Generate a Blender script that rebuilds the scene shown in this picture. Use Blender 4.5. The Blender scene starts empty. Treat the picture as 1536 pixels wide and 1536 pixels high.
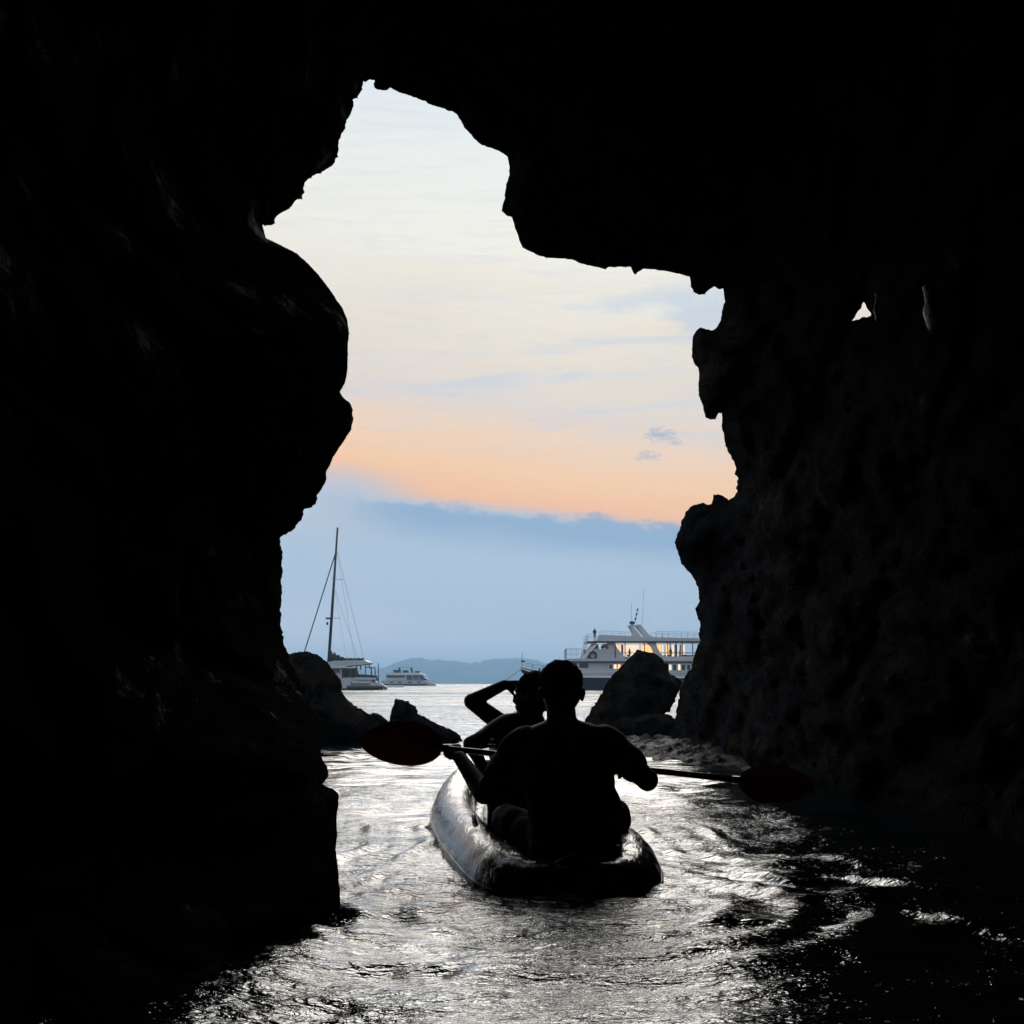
import bpy, bmesh, math, random
import numpy as np
from mathutils import Vector, Matrix, noise
from mathutils.geometry import delaunay_2d_cdt

random.seed(7); rng = np.random.default_rng(7)
C = bpy.context.scene.collection
sc = bpy.context.scene
PI = math.pi

# ------------------------------------------------------------------ camera, world, sun, exposure
F = 1843.0; HZ = 257.5; CH = 0.85
PITCH = math.atan(HZ / F)
cam = bpy.data.cameras.new('camera'); camo = bpy.data.objects.new('camera', cam); C.objects.link(camo)
cam.sensor_width = 36; cam.lens = 36 * F / 1536; cam.clip_start = 0.05; cam.clip_end = 20000
camo.location = (0, 0, CH); camo.rotation_euler = (PI / 2 + PITCH, 0, 0)
sc.camera = camo
CP, SP = math.cos(PITCH), math.sin(PITCH)

def W(px, py, D):
    """point of the place at world depth D (metres along +Y) seen at photograph pixel px, py"""
    a = (px - 768) / F; b = -(py - 768) / F
    dx, dy, dz = a, CP - b * SP, SP + b * CP
    s = D / dy
    return Vector((dx * s, D, CH + dz * s))

def Wn(P, D):
    a = (P[:, 0] - 768) / F; b = -(P[:, 1] - 768) / F
    dy = CP - b * SP; dz = SP + b * CP; s = D / dy
    return np.stack([a * s, D, CH + dz * s], 1)

sc.view_settings.view_transform = 'Standard'; sc.view_settings.look = 'None'
sc.view_settings.exposure = 0.0; sc.view_settings.gamma = 1.0
sc.render.engine = 'CYCLES'
sc.cycles.max_bounces = 7; sc.cycles.diffuse_bounces = 3; sc.cycles.glossy_bounces = 4
sc.cycles.volume_bounces = 1; sc.cycles.caustics_reflective = False; sc.cycles.caustics_refractive = False
sc.cycles.use_denoising = True

def lin(c):
    return tuple((v / 255 / 12.92) if v / 255 <= 0.04045 else ((v / 255 + 0.055) / 1.055) ** 2.4 for v in c)

world = bpy.data.worlds.new('World'); sc.world = world; world.use_nodes = True

class NT:
    def __init__(s, nt): s.t = nt; s.t.nodes.clear()
    def n(s, typ, **kw):
        nd = s.t.nodes.new(typ)
        for k, v in kw.items():
            if k.startswith('i_'):
                nd.inputs[k[2:].replace('_', ' ')].default_value = v
            else: setattr(nd, k, v)
        return nd
    def l(s, a, b): s.t.links.new(a, b)
    def val(s, x, sock):
        if hasattr(x, 'is_output'): s.l(x, sock)
        else: sock.default_value = x
    def m(s, op, a, b=0.0, c=None, clamp=False):
        nd = s.t.nodes.new('ShaderNodeMath'); nd.operation = op; nd.use_clamp = clamp
        s.val(a, nd.inputs[0]); s.val(b, nd.inputs[1])
        if c is not None: s.val(c, nd.inputs[2])
        return nd.outputs[0]
    def ss(s, x, lo, hi):
        nd = s.t.nodes.new('ShaderNodeMapRange'); nd.interpolation_type = 'SMOOTHSTEP'
        s.val(x, nd.inputs[0]); nd.inputs[1].default_value = lo; nd.inputs[2].default_value = hi
        return nd.outputs[0]
    def mix(s, f, a, b, typ='MIX'):
        nd = s.t.nodes.new('ShaderNodeMix'); nd.data_type = 'RGBA'; nd.blend_type = typ
        s.val(f, nd.inputs[0])
        for x, k in ((a, 6), (b, 7)):
            if hasattr(x, 'is_output'): s.l(x, nd.inputs[k])
            else: nd.inputs[k].default_value = (*x[:3], 1)
        return nd.outputs[2]
    def ramp(s, x, stops, interp='LINEAR'):
        nd = s.t.nodes.new('ShaderNodeValToRGB'); cr = nd.color_ramp; cr.interpolation = interp
        while len(cr.elements) < len(stops): cr.elements.new(0.5)
        for e, (p, c) in zip(cr.elements, stops):
            e.position = p; e.color = (*c[:3], 1) if not isinstance(c, (int, float)) else (c, c, c, 1)
        s.val(x, nd.inputs[0]); return nd.outputs[0]
    def noise(s, vec, scale, detail=4, rough=0.55, dist=0.0):
        nd = s.t.nodes.new('ShaderNodeTexNoise'); s.l(vec, nd.inputs['Vector'])
        nd.inputs['Scale'].default_value = scale; nd.inputs['Detail'].default_value = detail
        nd.inputs['Roughness'].default_value = rough; nd.inputs['Distortion'].default_value = dist
        return nd.outputs[0]
    def mapv(s, vec, sca=(1, 1, 1), loc=(0, 0, 0), rot=(0, 0, 0)):
        nd = s.t.nodes.new('ShaderNodeMapping'); s.l(vec, nd.inputs[0])
        nd.inputs['Scale'].default_value = sca; nd.inputs['Location'].default_value = loc
        nd.inputs['Rotation'].default_value = rot
        return nd.outputs[0]

def build_sky():
    t = NT(world.node_tree)
    out = t.n('ShaderNodeOutputWorld'); bg = t.n('ShaderNodeBackground')
    tc = t.n('ShaderNodeTexCoord'); g = tc.outputs['Generated']
    sx = t.n('ShaderNodeSeparateXYZ'); t.l(g, sx.inputs[0])
    X, Z = sx.outputs[0], sx.outputs[2]
    el = t.m('MULTIPLY', t.m('ARCSINE', Z), 180 / PI)            # elevation, degrees
    st = t.mapv(g, (1.6, 1.6, 11))
    n1 = t.noise(st, 2.2, 5, 0.55, 0.4)
    n2 = t.noise(t.mapv(g, (3, 3, 26), rot=(0.0, 0.05, 0)), 3.0, 6, 0.6, 0.6)
    tilt = t.m('MULTIPLY', X, 6.5)
    e = t.m('ADD', el, tilt)
    nf = t.m('ADD', 0.12, t.m('MULTIPLY', t.ss(el, 8.5, 13), 0.88))
    e1 = t.m('ADD', e, t.m('MULTIPLY', nf, t.m('ADD', t.m('MULTIPLY', t.m('SUBTRACT', n1, 0.5), 5.0), t.m('MULTIPLY', t.m('SUBTRACT', n2, 0.5), 2.6))))
    stops = [(-4, (170, 182, 198)), (0, (214, 220, 236)), (1.6, (198, 210, 229)), (3, (179, 198, 220)), (6.5, (172, 194, 216)), (7.7, (176, 192, 211)),
             (8.4, (255, 190, 142)), (9.6, (255, 204, 154)), (11.6, (245, 213, 184)), (13.2, (227, 215, 205)), (15, (232, 221, 206)),
             (16.6, (236, 227, 211)), (18.4, (238, 233, 220)), (20.5, (243, 240, 229)), (23, (237, 240, 235)), (27, (227, 235, 239)),
             (36, (205, 216, 226)), (55, (168, 186, 206)), (85, (135, 158, 188))]
    base = t.ramp(t.m('DIVIDE', t.m('ADD', e1, 5), 90), [((d + 5) / 90, lin(c)) for d, c in stops])
    # blue-grey bank of cloud low over the sea with a bumpy upper edge
    edge = t.m('ADD', t.m('ADD', el, t.m('MULTIPLY', X, 5.0)), t.m('MULTIPLY', t.m('SUBTRACT', t.noise(t.mapv(g, (1, 1, 2)), 30, 6, 0.65), 0.5), 2.2))
    up = t.ss(edge, 8.15, 7.65); lo = t.ss(t.m('ADD', e, t.m('MULTIPLY', t.m('SUBTRACT', n1, 0.5), 2.0)), 5.7, 7.4)
    side = t.ss(X, -0.17, -0.07)
    left = t.m('MULTIPLY', t.m('MULTIPLY', t.ss(X, -0.06, -0.13), t.ss(sx.outputs[1], 0.0, 0.3)), t.m('MULTIPLY', t.ss(e, 9.6, 8.2), t.ss(el, 6.0, 7.5)))
    base = t.mix(t.m('MULTIPLY', left, 0.85), base, lin((186, 197, 213)))
    band = t.m('MULTIPLY', t.m('MULTIPLY', up, lo), t.m('MULTIPLY', side, 0.82))
    col = t.mix(band, base, lin((124, 162, 201)))
    # pale lilac under the peach on the left, before the bank begins
    # thin high blue streaks
    stn = t.noise(t.mapv(g, (2.4, 2.4, 22), loc=(0.3, 0.1, 0.7), rot=(0, 0.09, 0)), 2.6, 5, 0.55, 0.5)
    wm = t.m('MULTIPLY', t.ss(stn, 0.5, 0.68), t.m('MULTIPLY', t.ss(el, 10, 12.5), t.ss(el, 19, 16)))
    col = t.mix(t.m('MULTIPLY', wm, 0.6), col, lin((196, 208, 224)))
    fib = t.noise(t.mapv(g, (5, 5, 70), rot=(0, 0.08, 0)), 2.0, 6, 0.7, 1.2)
    col = t.mix(t.m('MULTIPLY', t.ss(fib, 0.42, 0.72), t.m('MULTIPLY', t.ss(el, 8.5, 12), 0.30)), col, lin((206, 212, 222)))
    pk = t.noise(t.mapv(g, (2, 2, 18), loc=(2.3, 0.1, 0.2)), 2.2, 4, 0.5)
    pm = t.m('MULTIPLY', t.ss(pk, 0.48, 0.66), t.m('MULTIPLY', t.ss(el, 11, 14), t.ss(el, 21, 16)))
    col = t.mix(t.m('MULTIPLY', pm, 0.55), col, lin((240, 221, 200)))
    # two small torn clouds and one long thin streak, right of the middle
    def wisp(px, py, wa, wb, strength, colr, sc_=60, soft=0.9, tiltk=0.0):
        nonlocal col
        d = (W(px, py, 1.0) - Vector((0, 0, CH))).normalized()
        dx = t.m('SUBTRACT', X, d.x); dz = t.m('SUBTRACT', t.m('SUBTRACT', Z, d.z), t.m('MULTIPLY', dx, tiltk))
        r = t.m('SQRT', t.m('ADD', t.m('POWER', t.m('DIVIDE', dx, wa), 2), t.m('POWER', t.m('DIVIDE', dz, wb), 2)))
        nn = t.noise(t.mapv(g, (1, 1, 3)), sc_, 5, 0.65, 0.4)
        mk = t.ss(t.m('ADD', r, t.m('MULTIPLY', t.m('SUBTRACT', nn, 0.5), 3.0)), 1.0, 1.0 - soft)
        mk = t.m('MULTIPLY', mk, t.m('GREATER_THAN', sx.outputs[1], 0.0))
        col = t.mix(t.m('MULTIPLY', mk, strength), col, lin(colr))
    wisp(992, 651, 0.020, 0.0075, 0.85, (160, 178, 202), 110, 1.0)
    wisp(974, 685, 0.014, 0.0055, 0.8, (168, 181, 200), 120, 1.0)
    wisp(1012, 664, 0.008, 0.004, 0.6, (170, 182, 200), 120, 1.0)
    wisp(950, 452, 0.11, 0.010, 0.6, (196, 209, 224), 14, 0.9, 0.06)
    wisp(1060, 480, 0.06, 0.03, 0.75, (190, 207, 226), 10, 0.9)
    ns = t.n('ShaderNodeTexSky', sky_type='NISHITA', sun_disc=False, sun_elevation=math.radians(25), sun_rotation=math.radians(3))
    nsd = t.mix(1.0, ns.outputs[0], (0.10, 0.10, 0.10), 'MULTIPLY')
    fin = t.mix(0.03, col, nsd)
    t.l(fin, bg.inputs[0]); bg.inputs[1].default_value = 1.0
    t.l(bg.outputs[0], out.inputs[0])
build_sky()

sl = bpy.data.lights.new('sun', 'SUN'); sl.energy = 0.85; sl.angle = math.radians(26); sl.color = (1.0, 0.95, 0.88)
so = bpy.data.objects.new('sun', sl); C.objects.link(so)
sd = Vector((0.03, 1, math.tan(math.radians(25)))).normalized()
so.rotation_euler = sd.to_track_quat('Z', 'Y').to_euler()

# ------------------------------------------------------------------ object helpers
def tag(o, label=None, cat=None, group=None, kind=None):
    if label: o['label'] = label
    if cat: o['category'] = cat
    if group: o['group'] = group
    if kind: o['kind'] = kind
    return o

def obj(name, verts, faces, mat, parent=None, smooth=True):
    me = bpy.data.meshes.new(name)
    if isinstance(verts, np.ndarray): verts = verts.tolist()
    me.from_pydata([tuple(v) for v in verts], [], faces); me.update()
    if smooth: me.polygons.foreach_set('use_smooth', [True] * len(me.polygons))
    me.materials.append(mat)
    o = bpy.data.objects.new(name, me); C.objects.link(o)
    if parent: o.parent = parent; o.matrix_parent_inverse = Matrix.Translation(parent.location).inverted() if parent.type == 'EMPTY' else Matrix()
    return o

def empty(name, loc, *a, **k):
    o = bpy.data.objects.new(name, None); C.objects.link(o); o.location = loc; o.empty_display_size = 0.1
    return tag(o, *a, **k)

class MB:
    """collects simple shapes; build() links them as one mesh object"""
    def __init__(s): s.v = []; s.f = []
    def add(s, vs, fs):
        b = len(s.v); s.v += [tuple(v) for v in vs]; s.f += [tuple(i + b for i in f) for f in fs]; return s
    def box(s, lo, hi):
        (a, b, c), (d, e, f) = lo, hi
        vs = [(a, b, c), (d, b, c), (d, e, c), (a, e, c), (a, b, f), (d, b, f), (d, e, f), (a, e, f)]
        return s.add(vs, [(0, 3, 2, 1), (4, 5, 6, 7), (0, 1, 5, 4), (1, 2, 6, 5), (2, 3, 7, 6), (3, 0, 4, 7)])
    def prism(s, pts, y0, y1):
        """pts (x, z) outline extruded from y0 to y1"""
        n = len(pts); vs = [(x, y0, z) for x, z in pts] + [(x, y1, z) for x, z in pts]
        fs = [tuple(range(n)), tuple(range(2 * n - 1, n - 1, -1))] + [(i, (i + 1) % n, n + (i + 1) % n, n + i) for i in range(n)]
        return s.add(vs, fs)
    def tube(s, p, r, seg=8, closed=False):
        """p: list of points; r: radius or list"""
        p = [Vector(q) for q in p]; n = len(p); R = r if isinstance(r, (list, tuple)) else [r] * n
        vs = []; fs = []; prev = None
        for i in range(n):
            if closed: tn = (p[(i + 1) % n] - p[i - 1]).normalized()
            else: tn = (p[min(i + 1, n - 1)] - p[max(i - 1, 0)]).normalized()
            if prev is None:
                a = tn.cross(Vector((0, 0, 1)))
                if a.length < 0.01: a = tn.cross(Vector((1, 0, 0)))
            else: a = prev - tn * prev.dot(tn)
            a.normalize(); prev = a; b = tn.cross(a)
            for k in range(seg):
                th = 2 * PI * k / seg
                vs.append(p[i] + (a * math.cos(th) + b * math.sin(th)) * R[i])
        m = n if closed else n - 1
        for i in range(m):
            j = (i + 1) % n
            for k in range(seg):
                fs.append((i * seg + k, i * seg + (k + 1) % seg, j * seg + (k + 1) % seg, j * seg + k))
        if not closed: fs += [tuple(range(seg - 1, -1, -1)), tuple((n - 1) * seg + k for k in range(seg))]
        return s.add(vs, fs)
    def ball(s, c, r, M=None, nu=14, nv=9):
        c = Vector(c); r = Vector(r) if hasattr(r, '__len__') else Vector((r, r, r))
        vs = [(0, 0, 1)] + [(math.sin(PI * j / nv) * math.cos(2 * PI * i / nu), math.sin(PI * j / nv) * math.sin(2 * PI * i / nu), math.cos(PI * j / nv)) for j in range(1, nv) for i in range(nu)] + [(0, 0, -1)]
        vv = []
        for v in vs:
            q = Vector((v[0] * r.x, v[1] * r.y, v[2] * r.z))
            if M is not None: q = M @ q
            vv.append(c + q)
        fs = [(0, 1 + i, 1 + (i + 1) % nu) for i in range(nu)]
        for j in range(nv - 2):
            for i in range(nu):
                a = 1 + j * nu + i; b = 1 + j * nu + (i + 1) % nu
                fs.append((a, a + nu, b + nu, b))
        l = len(vs) - 1; o = 1 + (nv - 2) * nu
        fs += [(l, o + (i + 1) % nu, o + i) for i in range(nu)]
        return s.add(vv, fs)
    def limb(s, a, ra, b, rb, seg=14):
        a, b = Vector(a), Vector(b)
        s.ball(a, ra); s.ball(b, rb)
        n = 5
        return s.tube([a.lerp(b, i / n) for i in range(n + 1)], [ra + (rb - ra) * i / n for i in range(n + 1)], seg)
    def build(s, name, mat, parent=None, smooth=False): return obj(name, s.v, s.f, mat, parent, smooth)

def remesh(name, mb, vox, mat, parent=None, smooth_it=4, noise_amp=0.0):
    """fuses the collected shapes into one continuous skin"""
    me = bpy.data.meshes.new('tmp'); me.from_pydata(mb.v, [], mb.f); me.update()
    o = bpy.data.objects.new('tmp', me); C.objects.link(o)
    m = o.modifiers.new('r', 'REMESH'); m.mode = 'VOXEL'; m.voxel_size = vox
    s_ = o.modifiers.new('s', 'SMOOTH'); s_.factor = 0.5; s_.iterations = smooth_it
    dg = bpy.context.evaluated_depsgraph_get(); dg.update()
    nm = bpy.data.meshes.new_from_object(o.evaluated_get(dg))
    bpy.data.objects.remove(o); bpy.data.meshes.remove(me)
    nm.name = name; nm.polygons.foreach_set('use_smooth', [True] * len(nm.polygons))
    if noise_amp:
        for v in nm.vertices:
            v.co += v.normal * noise_amp * (noise.noise(v.co * 14) if name != 'hair' else noise.noise(v.co * 60) + noise.noise(v.co * 130) * 0.6)
    nm.materials.clear(); nm.materials.append(mat)
    r = bpy.data.objects.new(name, nm); C.objects.link(r)
    if parent: r.parent = parent
    return r

# ------------------------------------------------------------------ materials
def mat(name, color, rough=0.5, metal=0.0, emis=None, es=0.0, var=0.0, scale=8.0, bump=0.0, ior=1.45, spec=0.5, alpha=1.0):
    m = bpy.data.materials.new(name); m.use_nodes = True; t = NT(m.node_tree)
    out = t.n('ShaderNodeOutputMaterial'); p = t.n('ShaderNodeBsdfPrincipled'); t.l(p.outputs[0], out.inputs[0])
    p.inputs['Base Color'].default_value = (*color, 1); p.inputs['Roughness'].default_value = rough
    p.inputs['Metallic'].default_value = metal; p.inputs['IOR'].default_value = ior
    p.inputs['Specular IOR Level'].default_value = spec
    tc = t.n('ShaderNodeTexCoord').outputs['Object']
    n = t.noise(tc, scale, 5, 0.6)
    if var:
        c = t.mix(t.ss(n, 0.3, 0.7), tuple(v * (1 - var) for v in color), tuple(min(1, v * (1 + var)) for v in color))
        t.l(c, p.inputs['Base Color'])
        t.l(t.m('ADD', rough, t.m('MULTIPLY', t.m('SUBTRACT', n, 0.5), 0.25), clamp=True), p.inputs['Roughness'])
    if bump:
        b = t.n('ShaderNodeBump'); b.inputs['Strength'].default_value = 1.0; b.inputs['Distance'].default_value = bump
        t.l(t.noise(tc, scale * 3, 4), b.inputs['Height']); t.l(b.outputs[0], p.inputs['Normal'])
    if emis:
        p.inputs['Emission Color'].default_value = (*emis, 1); p.inputs['Emission Strength'].default_value = es
    return m

def rock_mat(name, dark, light, ochre, wet=0.35, sc_=1.0, bump=0.05, spec=0.35, gloss=1.0, seam=0.54):
    m = bpy.data.materials.new(name); m.use_nodes = True; t = NT(m.node_tree)
    out = t.n('ShaderNodeOutputMaterial'); p = t.n('ShaderNodeBsdfPrincipled'); t.l(p.outputs[0], out.inputs[0])
    tc = t.n('ShaderNodeTexCoord').outputs['Object']
    n1 = t.noise(tc, 1.1 * sc_, 6, 0.65, 0.3); n2 = t.noise(t.mapv(tc, (1, 0.45, 1)), 5 * sc_, 8, 0.75, 0.15); n3 = t.noise(tc, 28 * sc_, 5, 0.7)
    c = t.mix(t.ss(n2, 0.35, 0.7), dark, light)
    c = t.mix(t.m('MULTIPLY', t.ss(n1, 0.52, 0.7), 0.7), c, ochre)
    t.l(c, p.inputs['Base Color'])
    t.l(t.m('ADD', wet, t.m('MULTIPLY', n2, 0.35), clamp=True), p.inputs['Roughness'])
    v = t.n('ShaderNodeTexVoronoi'); v.feature = 'DISTANCE_TO_EDGE'; v.inputs['Scale'].default_value = 3.2 * sc_
    vv = t.n('ShaderNodeVectorMath'); vv.operation = 'ADD'
    nn = t.n('ShaderNodeTexNoise'); nn.inputs['Scale'].default_value = 3 * sc_; t.l(tc, nn.inputs['Vector'])
    s = t.n('ShaderNodeVectorMath', operation='SCALE'); t.l(nn.outputs['Color'], s.inputs[0]); s.inputs['Scale'].default_value = 0.5
    t.l(t.mapv(tc, (1, 0.5, 1.1)), vv.inputs[0]); t.l(s.outputs[0], vv.inputs[1]); t.l(vv.outputs[0], v.inputs['Vector'])
    crack = t.ss(v.outputs['Distance'], 0.0, 0.08)
    h = t.m('ADD', t.m('MULTIPLY', n2, 1.0), t.m('ADD', t.m('MULTIPLY', n3, 0.35), t.m('MULTIPLY', crack, 0.3)))
    b = t.n('ShaderNodeBump'); b.inputs['Strength'].default_value = 1.0; b.inputs['Distance'].default_value = bump
    t.l(h, b.inputs['Height']); t.l(b.outputs[0], p.inputs['Normal'])
    t.l(t.m('MULTIPLY', t.ss(t.noise(t.mapv(tc, (1, 0.5, 1)), 2.6 * sc_, 7, 0.75, 0.3), seam, seam + 0.18), spec), p.inputs['Specular IOR Level'])
    # dry rock has almost no sheen: mix towards a plain diffuse surface outside the wet seams
    df = t.n('ShaderNodeBsdfDiffuse'); t.l(c, df.inputs[0]); t.l(b.outputs[0], df.inputs['Normal'])
    mx = t.n('ShaderNodeMixShader'); t.l(t.m('MULTIPLY', t.ss(t.noise(t.mapv(tc, (1, 0.5, 1)), 2.6 * sc_, 7, 0.75, 0.3), seam, seam + 0.16), gloss), mx.inputs[0]); t.l(df.outputs[0], mx.inputs[1]); t.l(p.outputs[0], mx.inputs[2])
    t.l(mx.outputs[0], out.inputs[0])
    return m

M = {}
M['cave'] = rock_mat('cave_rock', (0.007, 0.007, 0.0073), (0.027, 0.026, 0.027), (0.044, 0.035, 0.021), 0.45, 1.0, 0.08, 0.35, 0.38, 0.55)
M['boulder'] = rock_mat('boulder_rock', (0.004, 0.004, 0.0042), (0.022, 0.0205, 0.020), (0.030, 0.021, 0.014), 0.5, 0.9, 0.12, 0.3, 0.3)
M['wetrock'] = rock_mat('wet_rock', (0.004, 0.004, 0.005), (0.018, 0.019, 0.021), (0.015, 0.014, 0.013), 0.16, 2.2, 0.05, 0.5, 0.4, 0.38)
M['litrock'] = mat('lightened_rock', (0.30, 0.30, 0.32), 0.5, var=0.3, scale=9, bump=0.02)  # albedo raised so the rock slivers look lit in the dark vault
M['white'] = mat('white_boat_paint', (0.72, 0.74, 0.76), 0.35, var=0.05, scale=0.6)
M['greywhite'] = mat('greywhite_boat_paint', (0.46, 0.50, 0.56), 0.4, var=0.08, scale=0.5)  # bluish grey-white, a step darker than the plain white
M['navy'] = mat('navy_hull_paint', (0.018, 0.026, 0.05), 0.35, var=0.2, scale=0.4)
M['glassdark'] = mat('dark_cabin_glass', (0.012, 0.015, 0.02), 0.08)
M['darkmetal'] = mat('dark_metal', (0.03, 0.032, 0.036), 0.4, 0.5)
M['alu'] = mat('rail_steel', (0.45, 0.47, 0.5), 0.35, 0.6)
M['wood'] = mat('varnished_wood', (0.16, 0.06, 0.025), 0.4, var=0.3, scale=3)
M['glow'] = mat('warm_cabin_glow', (1, 0.6, 0.3), 0.5, emis=(1.0, 0.52, 0.2), es=1.35)  # emission for lit windows and for wall panels that only look lit
M['glowpale'] = mat('pale_cabin_glow', (1, 0.8, 0.6), 0.5, emis=(1.0, 0.80, 0.6), es=0.95)  # paler emission, same use on windows and back wall panels
M['curtain'] = mat('curtain_cloth', (0.5, 0.42, 0.36), 0.8, var=0.1)
M['deck'] = mat('teak_deck', (0.2, 0.15, 0.1), 0.6, var=0.15)
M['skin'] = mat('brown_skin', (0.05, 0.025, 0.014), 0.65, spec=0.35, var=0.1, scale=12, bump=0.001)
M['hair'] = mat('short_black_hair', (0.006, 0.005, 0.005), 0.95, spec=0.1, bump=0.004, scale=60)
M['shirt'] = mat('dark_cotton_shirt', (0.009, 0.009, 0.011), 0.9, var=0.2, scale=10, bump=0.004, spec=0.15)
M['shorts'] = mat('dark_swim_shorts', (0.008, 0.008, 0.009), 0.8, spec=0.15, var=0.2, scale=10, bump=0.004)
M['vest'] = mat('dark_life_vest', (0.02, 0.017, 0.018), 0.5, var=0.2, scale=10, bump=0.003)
M['strap'] = mat('pale_webbing', (0.5, 0.5, 0.5), 0.6)
M['red'] = mat('dark_red_plastic', (0.30, 0.008, 0.008), 0.45, var=0.2, scale=9)
M['shaft'] = mat('black_paddle_shaft', (0.01, 0.01, 0.011), 0.3)
M['cloth'] = mat('dark_sail_cover', (0.015, 0.018, 0.028), 0.7, var=0.2)
M['rope'] = mat('rope_fibre', (0.2, 0.2, 0.2), 0.8)
M['rubber'] = mat('grey_dinghy_rubber', (0.04, 0.045, 0.045), 0.5, var=0.1)
M['figure'] = mat('dark_clothing', (0.02, 0.022, 0.03), 0.8)
M['hill'] = mat('wooded_hill', (0.022, 0.042, 0.03), 0.9, var=0.4, scale=0.012)
M['orange'] = mat('life_ring_foam', (0.02, 0.02, 0.024), 0.5)

def blade_mat():
    m = bpy.data.materials.new('translucent_red_plastic'); m.use_nodes = True; t = NT(m.node_tree)
    out = t.n('ShaderNodeOutputMaterial'); p = t.n('ShaderNodeBsdfPrincipled'); tr = t.n('ShaderNodeBsdfTranslucent'); mx = t.n('ShaderNodeMixShader')
    tc = t.n('ShaderNodeTexCoord').outputs['Object']; n = t.noise(tc, 14, 4, 0.6)
    t.l(t.mix(n, (0.16, 0.004, 0.004), (0.34, 0.012, 0.010)), p.inputs['Base Color']); p.inputs['Roughness'].default_value = 0.4
    t.l(t.mix(n, (0.20, 0.004, 0.003), (0.38, 0.010, 0.008)), tr.inputs[0]); mx.inputs[0].default_value = 0.22
    t.l(p.outputs[0], mx.inputs[1]); t.l(tr.outputs[0], mx.inputs[2]); t.l(mx.outputs[0], out.inputs[0])
    return m
M['red'] = blade_mat()

def kayak_mat():
    m = bpy.data.materials.new('wet_kayak_fabric'); m.use_nodes = True; t = NT(m.node_tree)
    out = t.n('ShaderNodeOutputMaterial'); p = t.n('ShaderNodeBsdfPrincipled'); t.l(p.outputs[0], out.inputs[0])
    tc = t.n('ShaderNodeTexCoord').outputs['Object']
    n = t.noise(tc, 6, 5, 0.6)
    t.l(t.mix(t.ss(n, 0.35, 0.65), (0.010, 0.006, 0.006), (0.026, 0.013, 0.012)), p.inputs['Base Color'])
    t.l(t.m('ADD', 0.12, t.m('MULTIPLY', n, 0.16)), p.inputs['Roughness'])
    p.inputs['Specular IOR Level'].default_value = 0.2; p.inputs['Coat Weight'].default_value = 0.25; p.inputs['Coat Roughness'].default_value = 0.16
    w = t.noise(t.mapv(tc, (16, 3.5, 9), rot=(0, 0, 0.5)), 2.2, 4, 0.55, 0.8)
    d = t.noise(tc, 55, 3, 0.6)
    b = t.n('ShaderNodeBump'); b.inputs['Strength'].default_value = 1.0; b.inputs['Distance'].default_value = 0.006
    t.l(t.m('ADD', w, t.m('MULTIPLY', d, 0.08)), b.inputs['Height']); t.l(b.outputs[0], p.inputs['Normal']); t.l(b.outputs[0], p.inputs['Coat Normal'])
    return m
M['kayak'] = kayak_mat()

def water_mat():
    m = bpy.data.materials.new('sea_water'); m.use_nodes = True; t = NT(m.node_tree)
    out = t.n('ShaderNodeOutputMaterial'); p = t.n('ShaderNodeBsdfPrincipled'); t.l(p.outputs[0], out.inputs[0])
    p.inputs['Base Color'].default_value = (0.006, 0.009, 0.011, 1); p.inputs['IOR'].default_value = 1.5
    p.inputs['Roughness'].default_value = 0.07
    p.inputs['Specular IOR Level'].default_value = 0.8
    tc = t.n('ShaderNodeTexCoord').outputs['Object']
    sp = t.n('ShaderNodeSeparateXYZ'); t.l(tc, sp.inputs[0]); Y = sp.outputs[1]
    a = t.noise(t.mapv(tc, (1.0, 2.0, 1)), 9, 3, 0.55, 0.9)
    b_ = t.noise(t.mapv(tc, (1.0, 1.7, 1), rot=(0, 0, 0.3)), 27, 3, 0.55, 0.5)
    c = t.noise(t.mapv(tc, (0.35, 1.6, 1)), 1.6, 4, 0.6, 0.4)
    d_ = t.noise(t.mapv(tc, (0.05, 0.42, 1)), 1.0, 5, 0.65, 0.5)
    vfar = t.ss(Y, 14, 60)
    near = t.ss(Y, 16, 5)
    far = t.ss(Y, 8, 24)
    gust = t.ss(t.noise(tc, 0.7, 3, 0.5), 0.3, 0.65)
    # cat's-paws: patches of ruffled and calm water that draw out into bands towards the horizon
    cp = t.noise(t.mapv(tc, (0.012, 0.05, 1)), 1.0, 9, 0.68, 0.6)
    t.l(t.m('ADD', 0.07, t.m('MULTIPLY', t.m('MULTIPLY', t.ss(cp, 0.40, 0.64), vfar), 0.30)), p.inputs['Roughness'])
    h = t.m('ADD', t.m('MULTIPLY', t.m('ADD', t.m('MULTIPLY', a, 0.019), t.m('MULTIPLY', b_, 0.0085)), t.m('MULTIPLY', near, t.m('ADD', 0.35, t.m('MULTIPLY', gust, 0.75)))),
            t.m('ADD', t.m('MULTIPLY', c, t.m('ADD', 0.03, t.m('MULTIPLY', far, 0.16))), t.m('MULTIPLY', t.m('MULTIPLY', d_, vfar), 0.75)))
    bp = t.n('ShaderNodeBump'); bp.inputs['Strength'].default_value = 1.0; bp.inputs['Distance'].default_value = 1.0
    t.l(h, bp.inputs['Height']); t.l(bp.outputs[0], p.inputs['Normal'])
    return m
M['water'] = water_mat()

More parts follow.
